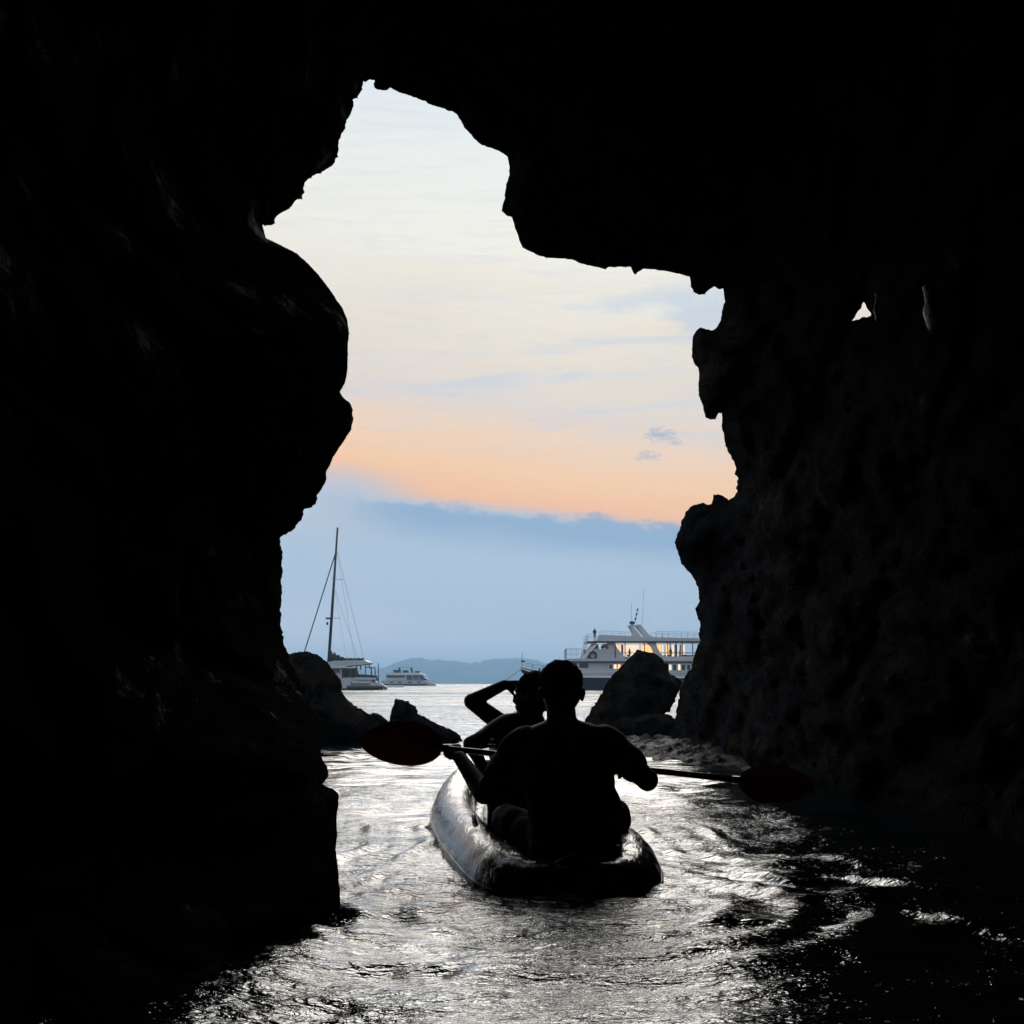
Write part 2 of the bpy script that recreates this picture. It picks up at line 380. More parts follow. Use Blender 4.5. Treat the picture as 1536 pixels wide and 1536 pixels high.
# ------------------------------------------------------------------ traced outlines (photograph pixels), each given its own distance
OPEN = [(512,1480),(511,1400),(510,1335),(508,1305),(506,1290),(504,1275),(506,1250),(505,1225),(508,1205),(508,1192),(500,1183),(488,1179),(484,1176),(493,1165),
(493,1157),(488,1145),(482,1135),(481,1110),(476,1085),(466,1058),(446,1015),(433,985),(428,970),(424,955),(421,930),(422,905),(425,890),(421,880),(424,865),(423,845),
(425,830),(421,815),(421,806),(426,803),(436,798),(447,787),(455,775),(457,765),(464,762),(473,757),(476,745),(482,735),(489,722),(490,705),(495,697),(502,683),
(512,668),(520,655),(527,645),(530,632),(529,615),(524,603),(514,595),(510,588),(517,576),(521,560),(522,535),(522,515),(524,500),(521,480),(514,462),(504,448),
(492,430),(478,412),(462,395),(445,380),(424,369),(410,362),(399,357),(396,346),(394,338),(404,339),(410,337),(414,325),(425,317),(437,312),(443,302),(452,298),
(457,288),(455,282),(460,272),(469,265),(478,261),(490,255),(500,246),(507,232),(510,222),(507,214),(511,206),(516,195),(522,178),(529,163),(532,158),(529,150),
(537,148),(543,134),(545,122),(549,124),(555,119),(562,120),(561,131),(567,135),(581,136),(585,132),(600,139),(622,146),(648,158),(665,163),(684,170),(690,180),
(700,196),(717,214),(735,222),(752,228),(761,236),(764,248),(763,262),(759,280),(756,300),(752,316),(758,322),(768,327),(772,340),(777,357),(784,371),(792,376),
(805,382),(816,386),(830,388),(845,388),(858,390),(870,395),(885,398),(900,402),(908,404),(915,401),(930,401),(946,401),(949,408),(953,412),(960,407),(965,403),
(980,405),(1000,407),(1018,411),(1034,415),(1037,430),(1040,438),(1048,442),(1058,442),(1063,435),(1071,430),(1080,434),(1085,433),(1086,445),(1087,453),(1083,465),
(1081,478),(1076,490),(1070,495),(1060,494),(1050,491),(1044,496),(1039,505),(1038,520),(1037,535),(1041,546),(1048,553),(1048,570),(1047,580),(1050,597),(1055,612),
(1058,627),(1066,630),(1073,629),(1078,620),(1083,620),(1083,640),(1086,660),(1092,678),(1100,693),(1105,705),(1102,712),(1106,718),(1105,733),(1107,737),(1098,745),
(1093,750),(1083,742),(1070,741),(1068,755),(1063,757),(1050,754),(1038,758),(1028,768),(1024,780),(1019,793),(1011,814),(1017,830),(1022,845),(1035,860),(1045,875),
(1048,890),(1048,900),(1043,912),(1046,925),(1050,935),(1048,950),(1050,960),(1045,970),(1040,985),(1037,1000),(1030,1010),(1025,1020),(1020,1035),(1016,1055),
(1013,1075),(1008,1088),(1002,1100),(994,1115),(985,1220),(760,1400)]
HOLE = [(1278,481),(1283,475),(1287,467),(1291,463),(1295,453),(1298,456),(1301,464),(1306,470),(1306,474),(1300,476),(1295,475),(1288,479)]

def resample(poly, step, amp=lambda p: 0.8, seed=0):
    P = np.array(poly, float); out = []
    n = len(P); s = 0.0
    for i in range(n):
        a, b = P[i], P[(i + 1) % n]; L = np.hypot(*(b - a)); k = max(1, int(round(L / step)))
        nr = np.array([b[1] - a[1], -(b[0] - a[0])]) / max(L, 1e-6)
        for j in range(k):
            q = a + (b - a) * j / k
            v = noise.noise(Vector((s * 0.07 + seed, 3.1, 0))) * 1.0 + noise.noise(Vector((s * 0.19 + seed, 8.1, 0))) * 1.0 + (0.5 - 1.6 * abs(noise.noise(Vector((s * 0.13 + seed, 5.1, 0))))) * 0.8
            out.append(q + nr * v * amp(q)); s += L / k
    return np.array(out)

def edge_dist(P, poly):
    A = poly; B = np.roll(poly, -1, 0); d = np.full(len(P), 1e9)
    for a, b in zip(A, B):
        ab = b - a; t = np.clip(((P - a) @ ab) / max(ab @ ab, 1e-9), 0, 1)
        d = np.minimum(d, np.hypot(*(P - a - t[:, None] * ab).T))
    return d

def inside(P, poly):
    x, y = P[:, 0], P[:, 1]; c = np.zeros(len(P), bool); n = len(poly)
    for i in range(n):
        (x1, y1), (x2, y2) = poly[i], poly[(i + 1) % n]
        if y1 == y2: continue
        c ^= ((y1 > y) != (y2 > y)) & (x < (x2 - x1) * (y - y1) / (y2 - y1) + x1)
    return c

CTRL = [(512,1480,4.9),(510,1330,4.9),(506,1250,5.1),(508,1190,5.3),(488,1140,5.6),(480,1100,6.0),(430,1000,6.8),(424,850,7.2),(525,630,6.9),(521,500,6.9),(396,345,7.6),
(500,240,7.6),(550,125,8.2),(300,1300,4.5),(0,1300,3.7),(300,1000,5.6),(0,1000,3.6),(250,700,5.2),(0,700,3.6),(350,480,6.0),(0,300,3.9),(300,150,6.4),(0,0,4.0),(500,0,7.0),(800,0,7.0),
(1150,0,7.5),(1536,0,6.0),(680,170,8.8),(765,240,9.0),(755,320,9.0),(800,385,9.3),(950,405,10.3),(1085,440,11.8),(1040,510,11.8),(1060,620,12.2),(1105,725,13.6),
(1015,800,14.0),(1048,900,14.8),(1040,1000,15.4),(1000,1100,16.3),(985,1220,16.0),(760,1400,8.5),(1150,1120,12.4),(1300,1150,9.8),(1536,1180,7.4),(1536,700,6.6),(1536,400,6.4),
(1290,470,9.2),(1250,250,9.0),(1180,800,12.0),(1350,850,9.2),(1200,1000,11.8),(768,1536,5.0),(1100,1536,6.5),(1536,1536,5.6),(300,1536,3.6),(0,1536,3.4),(1000,200,9.0),
(-1700,500,1.5),(-1700,-1600,1.6),(-1700,2300,1.6),(3200,500,2.8),(3200,-1600,2.4),(3200,2300,2.6),(768,-1600,2.4),(768,2300,3.0),(-700,700,2.3),(2200,700,4.3),(768,-700,4.6)]
def tps(ctrl):
    P = np.array(ctrl, float); X = P[:, :2] / 1000; n = len(P)
    def U(r2): return np.where(r2 > 0, r2 * np.log(np.maximum(r2, 1e-12)), 0)
    K = U(((X[:, None] - X[None]) ** 2).sum(-1)) + np.eye(n) * 2e-3
    Q = np.hstack([np.ones((n, 1)), X]); A = np.zeros((n + 3, n + 3)); A[:n, :n] = K; A[:n, n:] = Q; A[n:, :n] = Q.T
    w = np.linalg.solve(A, np.concatenate([np.log(P[:, 2]), np.zeros(3)]))
    def f(p):
        x = p / 1000; k = U(((x[:, None] - X[None]) ** 2).sum(-1))
        return np.exp(k @ w[:n] + w[n] + x @ w[n + 1:])
    return f
depth_of = tps(CTRL)

def build_cave():
    def amp(q):
        x, y = q
        if 385 < x < 560 and y < 345: return 2.6
        if y > 1340: return 0
        if x < 480 and 740 < y < 1180: return 2.4
        if x > 1000 and y > 640: return 2.0
        if 392 < x < 526 and 350 < y < 600: return 0.6
        return 1.3
    op = resample(OPEN, 3.0, amp, 1.3); ho = resample(HOLE, 2.0, lambda q: 0.8, 9)
    ed = [(op, 0)]
    g = []
    for x in np.arange(-60, 1600, 8.5):
        for y in np.arange(-60, 1600, 8.5):
            g.append((x + random.uniform(-3, 3), y + random.uniform(-3, 3)))
    for x in np.arange(-1700, 3201, 70):
        for y in np.arange(-1600, 2301, 70):
            if not (-70 < x < 1610 and -70 < y < 1610): g.append((x + (random.uniform(-15, 15) if -1700 < x < 3190 else 0), y + (random.uniform(-15, 15) if -1600 < y < 2290 else 0)))
    g = np.array(g)
    frame = []
    X0, X1, Y0, Y1 = -1740, 3240, -1640, 2340
    k = 60
    for i in range(k): frame.append((X0 + (X1 - X0) * i / k, Y0))
    for i in range(k): frame.append((X1, Y0 + (Y1 - Y0) * i / k))
    for i in range(k): frame.append((X1 - (X1 - X0) * i / k, Y1))
    for i in range(k): frame.append((X0, Y1 - (Y1 - Y0) * i / k))
    frame = np.array(frame)
    infr = (g[:, 0] > -100) & (g[:, 0] < 1640) & (g[:, 1] > -100) & (g[:, 1] < 1640)
    dd = np.full(len(g), 1e3); dd[infr] = np.minimum(edge_dist(g[infr], op), edge_dist(g[infr], ho))
    keep = ~(inside(g, op) | inside(g, ho)) & (dd > 3.0)
    g = g[keep]
    allp = np.vstack([op, ho, frame, g])
    n1, n2, n3 = len(op), len(ho), len(frame)
    edges = [(i, (i + 1) % n1) for i in range(n1)] + [(n1 + i, n1 + (i + 1) % n2) for i in range(n2)] + [(n1 + n2 + i, n1 + n2 + (i + 1) % n3) for i in range(n3)]
    vs, es, fs, ov, oe, of = delaunay_2d_cdt([Vector(p) for p in allp.tolist()], edges, [], 0, 1e-4)
    V = np.array([tuple(v) for v in vs]); T = np.array(fs)
    cen = V[T].mean(1)
    T = T[~(inside(cen, op) | inside(cen, ho))]
    # consistent winding facing the camera side
    a = V[T[:, 1]] - V[T[:, 0]]; b = V[T[:, 2]] - V[T[:, 0]]
    flip = (a[:, 0] * b[:, 1] - a[:, 1] * b[:, 0]) > 0
    T[flip] = T[flip][:, ::-1]
    infr = (V[:, 0] > -300) & (V[:, 0] < 1800) & (V[:, 1] > -300) & (V[:, 1] < 1800)
    d = np.full(len(V), 400.0); d[infr] = np.minimum(edge_dist(V[infr], op), edge_dist(V[infr], ho))
    D = depth_of(V)
    rock = np.clip(d / 60, 0, 1)
    D = D - 0.55 * (1 - np.exp(-d / 28)) * np.clip(D / 9, 0.4, 1.3)
    Wp = Wn(V, D)
    def fr(i, s, o, sh=0.0):
        p = Vector(Wp[i]) * s + Vector((sh, 0, 0)); return noise.fractal(p, 0.9, 2.1, o)
    def crag(p):
        q = Vector((p[0] * 1.0, p[1] * 0.5, p[2] * 1.15)); w = noise.noise_vector(q * 1.3) * 0.45
        d1, _ = noise.voronoi(q * 1.15 + w); d2, _ = noise.voronoi(q * 3.1 + w * 2)
        return (min(d1[1] - d1[0], 0.35) - 0.17) * -0.75 + (d1[0] - 0.35) * 0.45 + (min(d2[1] - d2[0], 0.3) - 0.14) * -0.24 + (d2[0] - 0.3) * 0.16 \
            + noise.fractal(q * 0.8, 0.9, 2.1, 3) * 0.25 + noise.fractal(q * 6, 0.8, 2.2, 3) * 0.09
    amps = np.array([crag(p) for p in Wp])
    # the big smooth nose on the left is calmer than the walls round it
    calm = 1 - 0.75 * np.exp(-(((V[:, 0] - 400) / 150) ** 2 + ((V[:, 1] - 520) / 190) ** 2))
    scale = (0.25 + 0.75 * rock) * calm
    D = np.maximum(D + amps * scale * np.clip(D / 7, 0.3, 1.4), 1.2)
    A_ = Wn(V, D)
    thick = 0.5 + 2.6 * (1 - np.exp(-d / 160)) + 0.3 * np.array([noise.noise(Vector(p) * 0.8) for p in Wp]) * rock
    B_ = Wn(V, D + thick)
    # the face of the rock outside, pushed away from the opening
    N = len(V)
    faces = [tuple(t) for t in T.tolist()] + [tuple(t[::-1]) for t in (T + N).tolist()]
    # rims: boundary edges used by one triangle
    from collections import Counter
    cnt = Counter()
    for t in T.tolist():
        for i in range(3): cnt[tuple(sorted((t[i], t[(i + 1) % 3])))] += 1
    nf = 0; outer = []
    for t in T.tolist():
        for i in range(3):
            e = (t[i], t[(i + 1) % 3])
            if cnt[tuple(sorted(e))] == 1:
                if d[e[0]] < 100 and d[e[1]] < 100: faces.append((e[1], e[0], e[0] + N, e[1] + N)); nf += 1
                else: outer.append(e)
    verts = np.vstack([A_, B_])
    # chamber behind the viewer
    nxt = {a: b for a, b in outer}; st = outer[0][0]; loop = [st]
    while nxt.get(loop[-1]) not in (None, st) and len(loop) < 5000: loop.append(nxt[loop[-1]])
    cur = loop; vl = verts.tolist()
    for k_ in range(1, 7):
        t = k_ / 6; new = []
        for i in loop:
            p = Vector(vl[i]); q = Vector((p.x * (1 - 0.35 * t * t), p.y * (1 - t) - 7.0 * t, 0.85 + (p.z - 0.85) * (1 - 0.25 * t * t)))
            q += Vector((noise.noise(q * 0.7), noise.noise(q * 0.7 + Vector((5, 0, 0))), noise.noise(q * 0.7 + Vector((0, 9, 0))))) * 0.35
            new.append(len(vl)); vl.append(tuple(q))
        for i in range(len(loop)):
            j = (i + 1) % len(loop)
            faces.append((cur[i], cur[j], new[j], new[i]))
        cur = new
    c = len(vl); vl.append((0.6, -8.5, 1.0))
    for i in range(len(cur)): faces.append((cur[i], cur[(i + 1) % len(cur)], c))
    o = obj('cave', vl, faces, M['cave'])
    tag(o, 'dark rock walls and vault of the sea cave framing the opening', kind='structure')
    print('cave', len(vl), len(faces))
build_cave()

def relief_rock(name, poly, D, bulge, material, label, cat='rock', step=2.6, amp=2.2, grid=6.5, seed=0, lean=0.0, group=None, rough=0.34):
    """a boulder: traced outline, bulging towards the viewer and away from him"""
    ol = resample(poly, step, lambda q: amp, seed)
    lo, hi = ol.min(0), ol.max(0)
    g = np.array([(x + random.uniform(-2, 2), y + random.uniform(-2, 2)) for x in np.arange(lo[0], hi[0], grid) for y in np.arange(lo[1], hi[1], grid)])
    g = g[inside(g, ol)]; g = g[edge_dist(g, ol) > 2.2]
    P = np.vstack([ol, g]); n = len(ol)
    vs, es, fs, *_ = delaunay_2d_cdt([Vector(p) for p in P.tolist()], [(i, (i + 1) % n) for i in range(n)], [], 0, 1e-4)
    V = np.array([tuple(v) for v in vs]); T = np.array(fs); T = T[inside(V[T].mean(1), ol)]
    a = V[T[:, 1]] - V[T[:, 0]]; b = V[T[:, 2]] - V[T[:, 0]]
    fl = (a[:, 0] * b[:, 1] - a[:, 1] * b[:, 0]) > 0; T[fl] = T[fl][:, ::-1]
    d = edge_dist(V, ol); mx = max(d.max(), 1)
    prof = np.sqrt(np.clip(1 - (1 - d / mx) ** 2, 0, 1))
    W0 = Wn(V, np.full(len(V), float(D)))
    up = (hi[1] - V[:, 1]) / max(hi[1] - lo[1], 1)          # 0 at the foot
    sides = []
    for sgn in (-1, 1):
        nz = np.array([noise.fractal(Vector((p[0] * 1.5 + seed, sgn * 3 + p[1] * 0.1, p[2] * 1.5)), 0.9, 2.1, 4) * 1.0
                       + (abs(noise.noise(Vector((p[0] * 2.1 - p[2] * 1.2, seed, p[2] * 2.4 + sgn)))) - 0.25) * 1.3
                       + noise.fractal(Vector((p[0] * 7, seed + sgn, p[2] * 7)), 0.8, 2.1, 3) * 0.35 for p in W0])
        Ds = D + sgn * bulge * prof * (1.15 - 0.5 * up) + nz * rough * bulge * np.minimum(prof * 2, 1)
        sides.append(Wn(V, Ds))
    N = len(V); isb = np.zeros(N, bool); isb[d < 0.01] = True
    faces = [tuple(t) for t in T.tolist()]
    mp = [i if isb[i] else i + N for i in range(N)]
    faces += [tuple(mp[j] for j in t[::-1]) for t in T.tolist()]
    o = obj(name, np.vstack(sides), faces, material)
    return tag(o, label, cat, group)

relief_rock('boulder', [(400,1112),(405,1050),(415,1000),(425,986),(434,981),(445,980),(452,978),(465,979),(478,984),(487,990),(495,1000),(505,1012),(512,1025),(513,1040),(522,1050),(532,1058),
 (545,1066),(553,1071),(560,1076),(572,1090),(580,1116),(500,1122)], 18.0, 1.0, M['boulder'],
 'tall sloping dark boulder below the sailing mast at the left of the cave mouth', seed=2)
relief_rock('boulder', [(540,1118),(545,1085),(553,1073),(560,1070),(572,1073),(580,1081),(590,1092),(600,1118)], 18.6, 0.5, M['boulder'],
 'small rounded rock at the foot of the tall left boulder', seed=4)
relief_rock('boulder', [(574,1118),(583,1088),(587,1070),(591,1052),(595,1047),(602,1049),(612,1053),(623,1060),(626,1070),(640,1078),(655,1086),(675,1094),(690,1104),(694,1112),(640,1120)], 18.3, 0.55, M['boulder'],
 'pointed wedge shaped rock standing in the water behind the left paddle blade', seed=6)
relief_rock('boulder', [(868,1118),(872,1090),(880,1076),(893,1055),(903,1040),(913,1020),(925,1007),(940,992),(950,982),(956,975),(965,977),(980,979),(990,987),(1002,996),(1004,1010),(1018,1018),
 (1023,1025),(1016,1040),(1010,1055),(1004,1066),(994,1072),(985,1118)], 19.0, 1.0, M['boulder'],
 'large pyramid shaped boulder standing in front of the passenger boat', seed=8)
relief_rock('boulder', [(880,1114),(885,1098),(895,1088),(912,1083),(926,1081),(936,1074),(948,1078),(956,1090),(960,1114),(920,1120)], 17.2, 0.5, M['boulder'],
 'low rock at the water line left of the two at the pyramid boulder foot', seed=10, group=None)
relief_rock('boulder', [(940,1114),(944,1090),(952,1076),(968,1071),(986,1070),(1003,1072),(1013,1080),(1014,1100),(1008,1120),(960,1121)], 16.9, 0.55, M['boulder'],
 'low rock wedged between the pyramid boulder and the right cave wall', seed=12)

def ledge(name, x0, x1, y0, y1, H, label, seed, nx=110, ny=80, shape=None):
    vs = []; fs = []
    for j in range(ny + 1):
        for i in range(nx + 1):
            u = i / nx; v = j / ny; x = x0 + (x1 - x0) * u; y = y0 + (y1 - y0) * v
            m = shape(u, v) if shape else (1 - (2 * u - 1) ** 4) * (1 - (2 * v - 1) ** 4)
            p = Vector((x * 1.6 + seed, y * 1.6, 0))
            cl, _c = noise.voronoi(p * 2.6 + noise.noise_vector(p * 2) * 0.3)
            z = -0.25 + (H + 0.25) * m - m * min(cl[0], 0.4) * 0.12 + m * (noise.fractal(p, 0.9, 2.1, 3) * 0.08 + abs(noise.noise(p * 3.2)) * 0.05 + noise.fractal(p * 5, 0.8, 2.1, 3) * 0.025)
            vs.append((x, y, z))
    for j in range(ny):
        for i in range(nx):
            a = j * (nx + 1) + i; fs.append((a, a + 1, a + nx + 2, a + nx + 1))
    # underside
    b = len(vs); vs += [(x0, y0, -0.9), (x1, y0, -0.9), (x1, y1, -0.9), (x0, y1, -0.9)]
    rim0 = [i for i in range(nx + 1)]; rim1 = [ny * (nx + 1) + i for i in range(nx + 1)]
    l = [j * (nx + 1) for j in range(ny + 1)]; r = [j * (nx + 1) + nx for j in range(ny + 1)]
    fs += [tuple(rim0[::-1]) + (b, b + 1), tuple(rim1) + (b + 2, b + 3), tuple(l) + (b + 3, b), tuple(r[::-1]) + (b + 1, b + 2), (b + 3, b + 2, b + 1, b)]
    return tag(obj(name, vs, fs, M['wetrock']), label, 'rock')
ledge('rock_ledge', 0.9, 5.2, 11.4, 16.6, 0.2, 'low wet rock shelf sloping into the water below the right cave wall', 3,
      shape=lambda u, v: max(0, min(1, (u + 0.55 * v - 0.32) * 2.6)) ** 0.7 * max(0, min(1, v * 5)) * max(0, min(1, (1 - u) * 5)))
ledge('rock_ledge', -1.7, -0.72, 2.55, 3.18, 0.05, 'black wet rock just breaking the water in the bottom left corner', 21, 70, 60,
      shape=lambda u, v: max(0, 1 - ((u - 0.35) / 0.62) ** 2 - ((v - 0.5) / 0.5) ** 2) ** 0.5)
ledge('rock_ledge', -1.15, -0.62, 3.45, 3.95, 0.05, 'low dark rock awash at the foot of the left cave wall', 31, 60, 60,
      shape=lambda u, v: max(0, 1 - ((u - 0.5) / 0.5) ** 2 - ((v - 0.5) / 0.5) ** 2) ** 0.5)

# faint stalactites hanging by the small window in the right vault, pale colour in place of light
def stalactite(px, py0, py1, w, D, label):
    mb = MB(); n = 12; pts = []; rr = []
    for i in range(n + 1):
        t = i / n; pts.append(W(px + 22 * t * (w / 20) + 2 * math.sin(t * 7), py0 + (py1 - py0) * t, D - 0.1 * t)); rr.append(D / F * w * (0.55 + 0.55 * t + 0.12 * math.sin(9 * t + px)))
    mb.tube(pts, rr, 14); o = remesh('rock_pillar', mb, 0.012, M['litrock'], None, 3, 0.012)
    return tag(o, label, 'rock')
stalactite(1390, 428, 492, 15, 6.6, 'rock pillar coloured pale as if lit, hanging right of the small triangular window')
stalactite(1312, 440, 480, 4, 7.6, 'thin rock rib coloured pale as if lit just beside the small triangular window')

# ------------------------------------------------------------------ water
KX = lambda y: 0.215 - 0.115 * (y - 5.3)             # kayak centre line
def build_sea():
    g_ = 0.0040 + 0.032 * np.linspace(0, 1, 920) ** 5; rows = 1.5 * np.exp(np.cumsum(g_) - g_[0])
    rows = rows * (1 + (7000 / rows[-1] - 1) * np.linspace(0, 1, 920) ** 8)
    tn = np.concatenate([[-1.6, -1.2, -0.9], np.linspace(-0.62, 0.62, 560), [0.9, 1.2, 1.6]])
    YY, TT = np.meshgrid(rows, tn, indexing='ij'); XX = YY * TT
    dr = np.gradient(rows)[:, None] * np.ones_like(TT)
    H = np.zeros_like(XX)
    r = np.random.default_rng(3)
    for i in range(64):
        lam = 0.11 * (26 ** (i / 63)); k = 2 * PI / lam
        th = r.normal(PI / 2, 0.95); ph = r.uniform(0, 2 * PI)
        slope = 0.031 if lam < 0.9 else 0.013
        A = slope / k
        fade = np.clip((lam / (dr * 3.0)) - 0.6, 0, 1)
        H += A * fade * np.sin(k * (XX * math.cos(th) + YY * math.sin(th)) + ph + 0.8 * np.sin(XX * 1.1 + i) + 0.6 * np.sin(YY * 0.9 + 2 * i))
    # patches of calm and ruffled water
    G = 0.75 + 0.45 * np.sin(XX * 1.7 + 1.1 * np.sin(YY * 0.9)) * np.sin(YY * 1.25 + 1.3 * np.sin(XX * 1.3))
    H *= np.clip(G, 0.35, 1.25)
    # wake of the kayak: crossing ridges trailing from the stern and along the sides
    xr = XX - KX(YY); back = 5.25 - YY
    for sgn in (-1, 1):
        for q, (w0, kk, am) in enumerate([(0.50, 0.42, 0.016), (0.80, 0.52, 0.011), (1.15, 0.60, 0.008)]):
            line = sgn * (w0 + kk * np.maximum(back + 1.4, 0) * 0.8)
            dd = (xr - line) * (1 + 0.0 * YY)
            env = np.exp(-(dd / 0.10) ** 2) * (back > -2.3) * np.exp(-np.maximum(back, 0) * 0.35)
            H += am * env * np.cos(dd * 34) * (0.7 + 0.5 * np.sin(YY * 6 + q))
    rad = np.hypot(XX - 0.25, YY - 4.9)
    H += 0.007 * np.sin(rad * 24) * np.exp(-((rad - 0.8) / 0.55) ** 2) * (YY < 5.6)
    rad2 = np.hypot(XX - 1.35, YY - 5.9)
    H += 0.0028 * np.sin(rad2 * 26) * np.exp(-((rad2 - 0.45) / 0.4) ** 2)
    H[:, :3] = 0; H[:, -3:] = 0
    n, m = XX.shape
    V = np.stack([XX.ravel(), YY.ravel(), H.ravel()], 1)
    me = bpy.data.meshes.new('sea')
    I = np.arange(n * m).reshape(n, m)
    Q = np.stack([I[:-1, :-1], I[:-1, 1:], I[1:, 1:], I[1:, :-1]], -1).reshape(-1, 4)
    # water behind the viewer, joined to the first row
    b = len(V); V = np.vstack([V, [[-9, -9, 0], [9, -9, 0], [-9, 1.5, 0], [9, 1.5, 0]]])
    me.vertices.add(len(V)); me.vertices.foreach_set('co', V.ravel())
    nq = len(Q); extra = [[b, b + 1, I[0, -1], I[0, 0]], [b, I[0, 0], b + 2, b], [b + 1, b + 3, I[0, -1], b + 1]]
    Q = np.vstack([Q, [extra[0]]])
    me.loops.add(Q.size + 6); me.polygons.add(len(Q) + 2)
    lv = np.concatenate([Q.ravel(), [b, I[0, 0], b + 2], [b + 1, b + 3, I[0, -1]]])
    me.loops.foreach_set('vertex_index', lv.astype(np.int32))
    ls = np.concatenate([np.arange(len(Q)) * 4, [Q.size, Q.size + 3]]); me.polygons.foreach_set('loop_start', ls.astype(np.int32))
    me.polygons.foreach_set('loop_total', np.concatenate([np.full(len(Q), 4), [3, 3]]).astype(np.int32))
    me.polygons.foreach_set('use_smooth', [True] * (len(Q) + 2)); me.update(calc_edges=True); me.validate()
    me.materials.append(M['water'])
    o = bpy.data.objects.new('sea', me); C.objects.link(o)
    tag(o, 'rippled silvery sea water running from the cave out to the horizon', kind='structure')
build_sea()

# ------------------------------------------------------------------ hills over the bay
def build_hills():
    for nm, D, prof, half, lab in (
        ('hills', 4600, [(-200,1018),(150,1012),(350,1010),(480,1016),(560,1008),(575,1003),(588,997),(602,992),(615,988),(628,987),(640,989),(652,991),(657,988),(664,991),(680,992),(700,994),(720,994),(733,990),
            (745,988),(770,988),(792,988),(803,990),(815,994),(830,999),(850,1001),(872,1003),(900,1008),(960,1014),(1040,1016),(1200,1010),(1500,1004),(1800,1016)], 500, 'blue wooded hills along the far shore'),
        ('hills', 6300, [(-400,1016),(100,1000),(380,1004),(470,1001),(530,998),(552,998),(580,1003),(640,1008),(760,1010),(900,1012),(1100,1006),(1400,1010),(1900,1014)], 350, 'pale distant ridge behind the nearer hills at the left')):
        xs = np.array([p[0] for p in prof]); ys = np.array([p[1] for p in prof])
        px = np.linspace(xs[0], xs[-1], 520); py = np.interp(px, xs, ys)
        ny = 26; vs = []; fs = []
        for i, (a, b) in enumerate(zip(px, py)):
            top = W(a, b, D); hgt = top.z + noise.fractal(Vector((a * 0.09, D, 0)), 0.8, 2.1, 4) * 6.0 + abs(noise.noise(Vector((a * 0.5, 2, D)))) * 6.0
            for j in range(ny + 1):
                v = j / ny * 2 - 1; s = (1 - abs(v) ** 1.5)
                y = D + v * half
                z = hgt * s + (noise.fractal(Vector((top.x * 0.006, y * 0.006, 1)), 0.9, 2, 4) * 16 * (1 - abs(2 * abs(v) - 1)) if 0 < j < ny else 0) - 1 * (j in (0, ny))
                vs.append((top.x * y / D if False else top.x, y, min(z, hgt) if j != ny // 2 else hgt))
        for i in range(len(px) - 1):
            for j in range(ny):
                a = i * (ny + 1) + j; fs.append((a, a + ny + 1, a + ny + 2, a + 1))
        tag(obj(nm, vs, fs, M['hill']), lab, kind='structure')
build_hills()

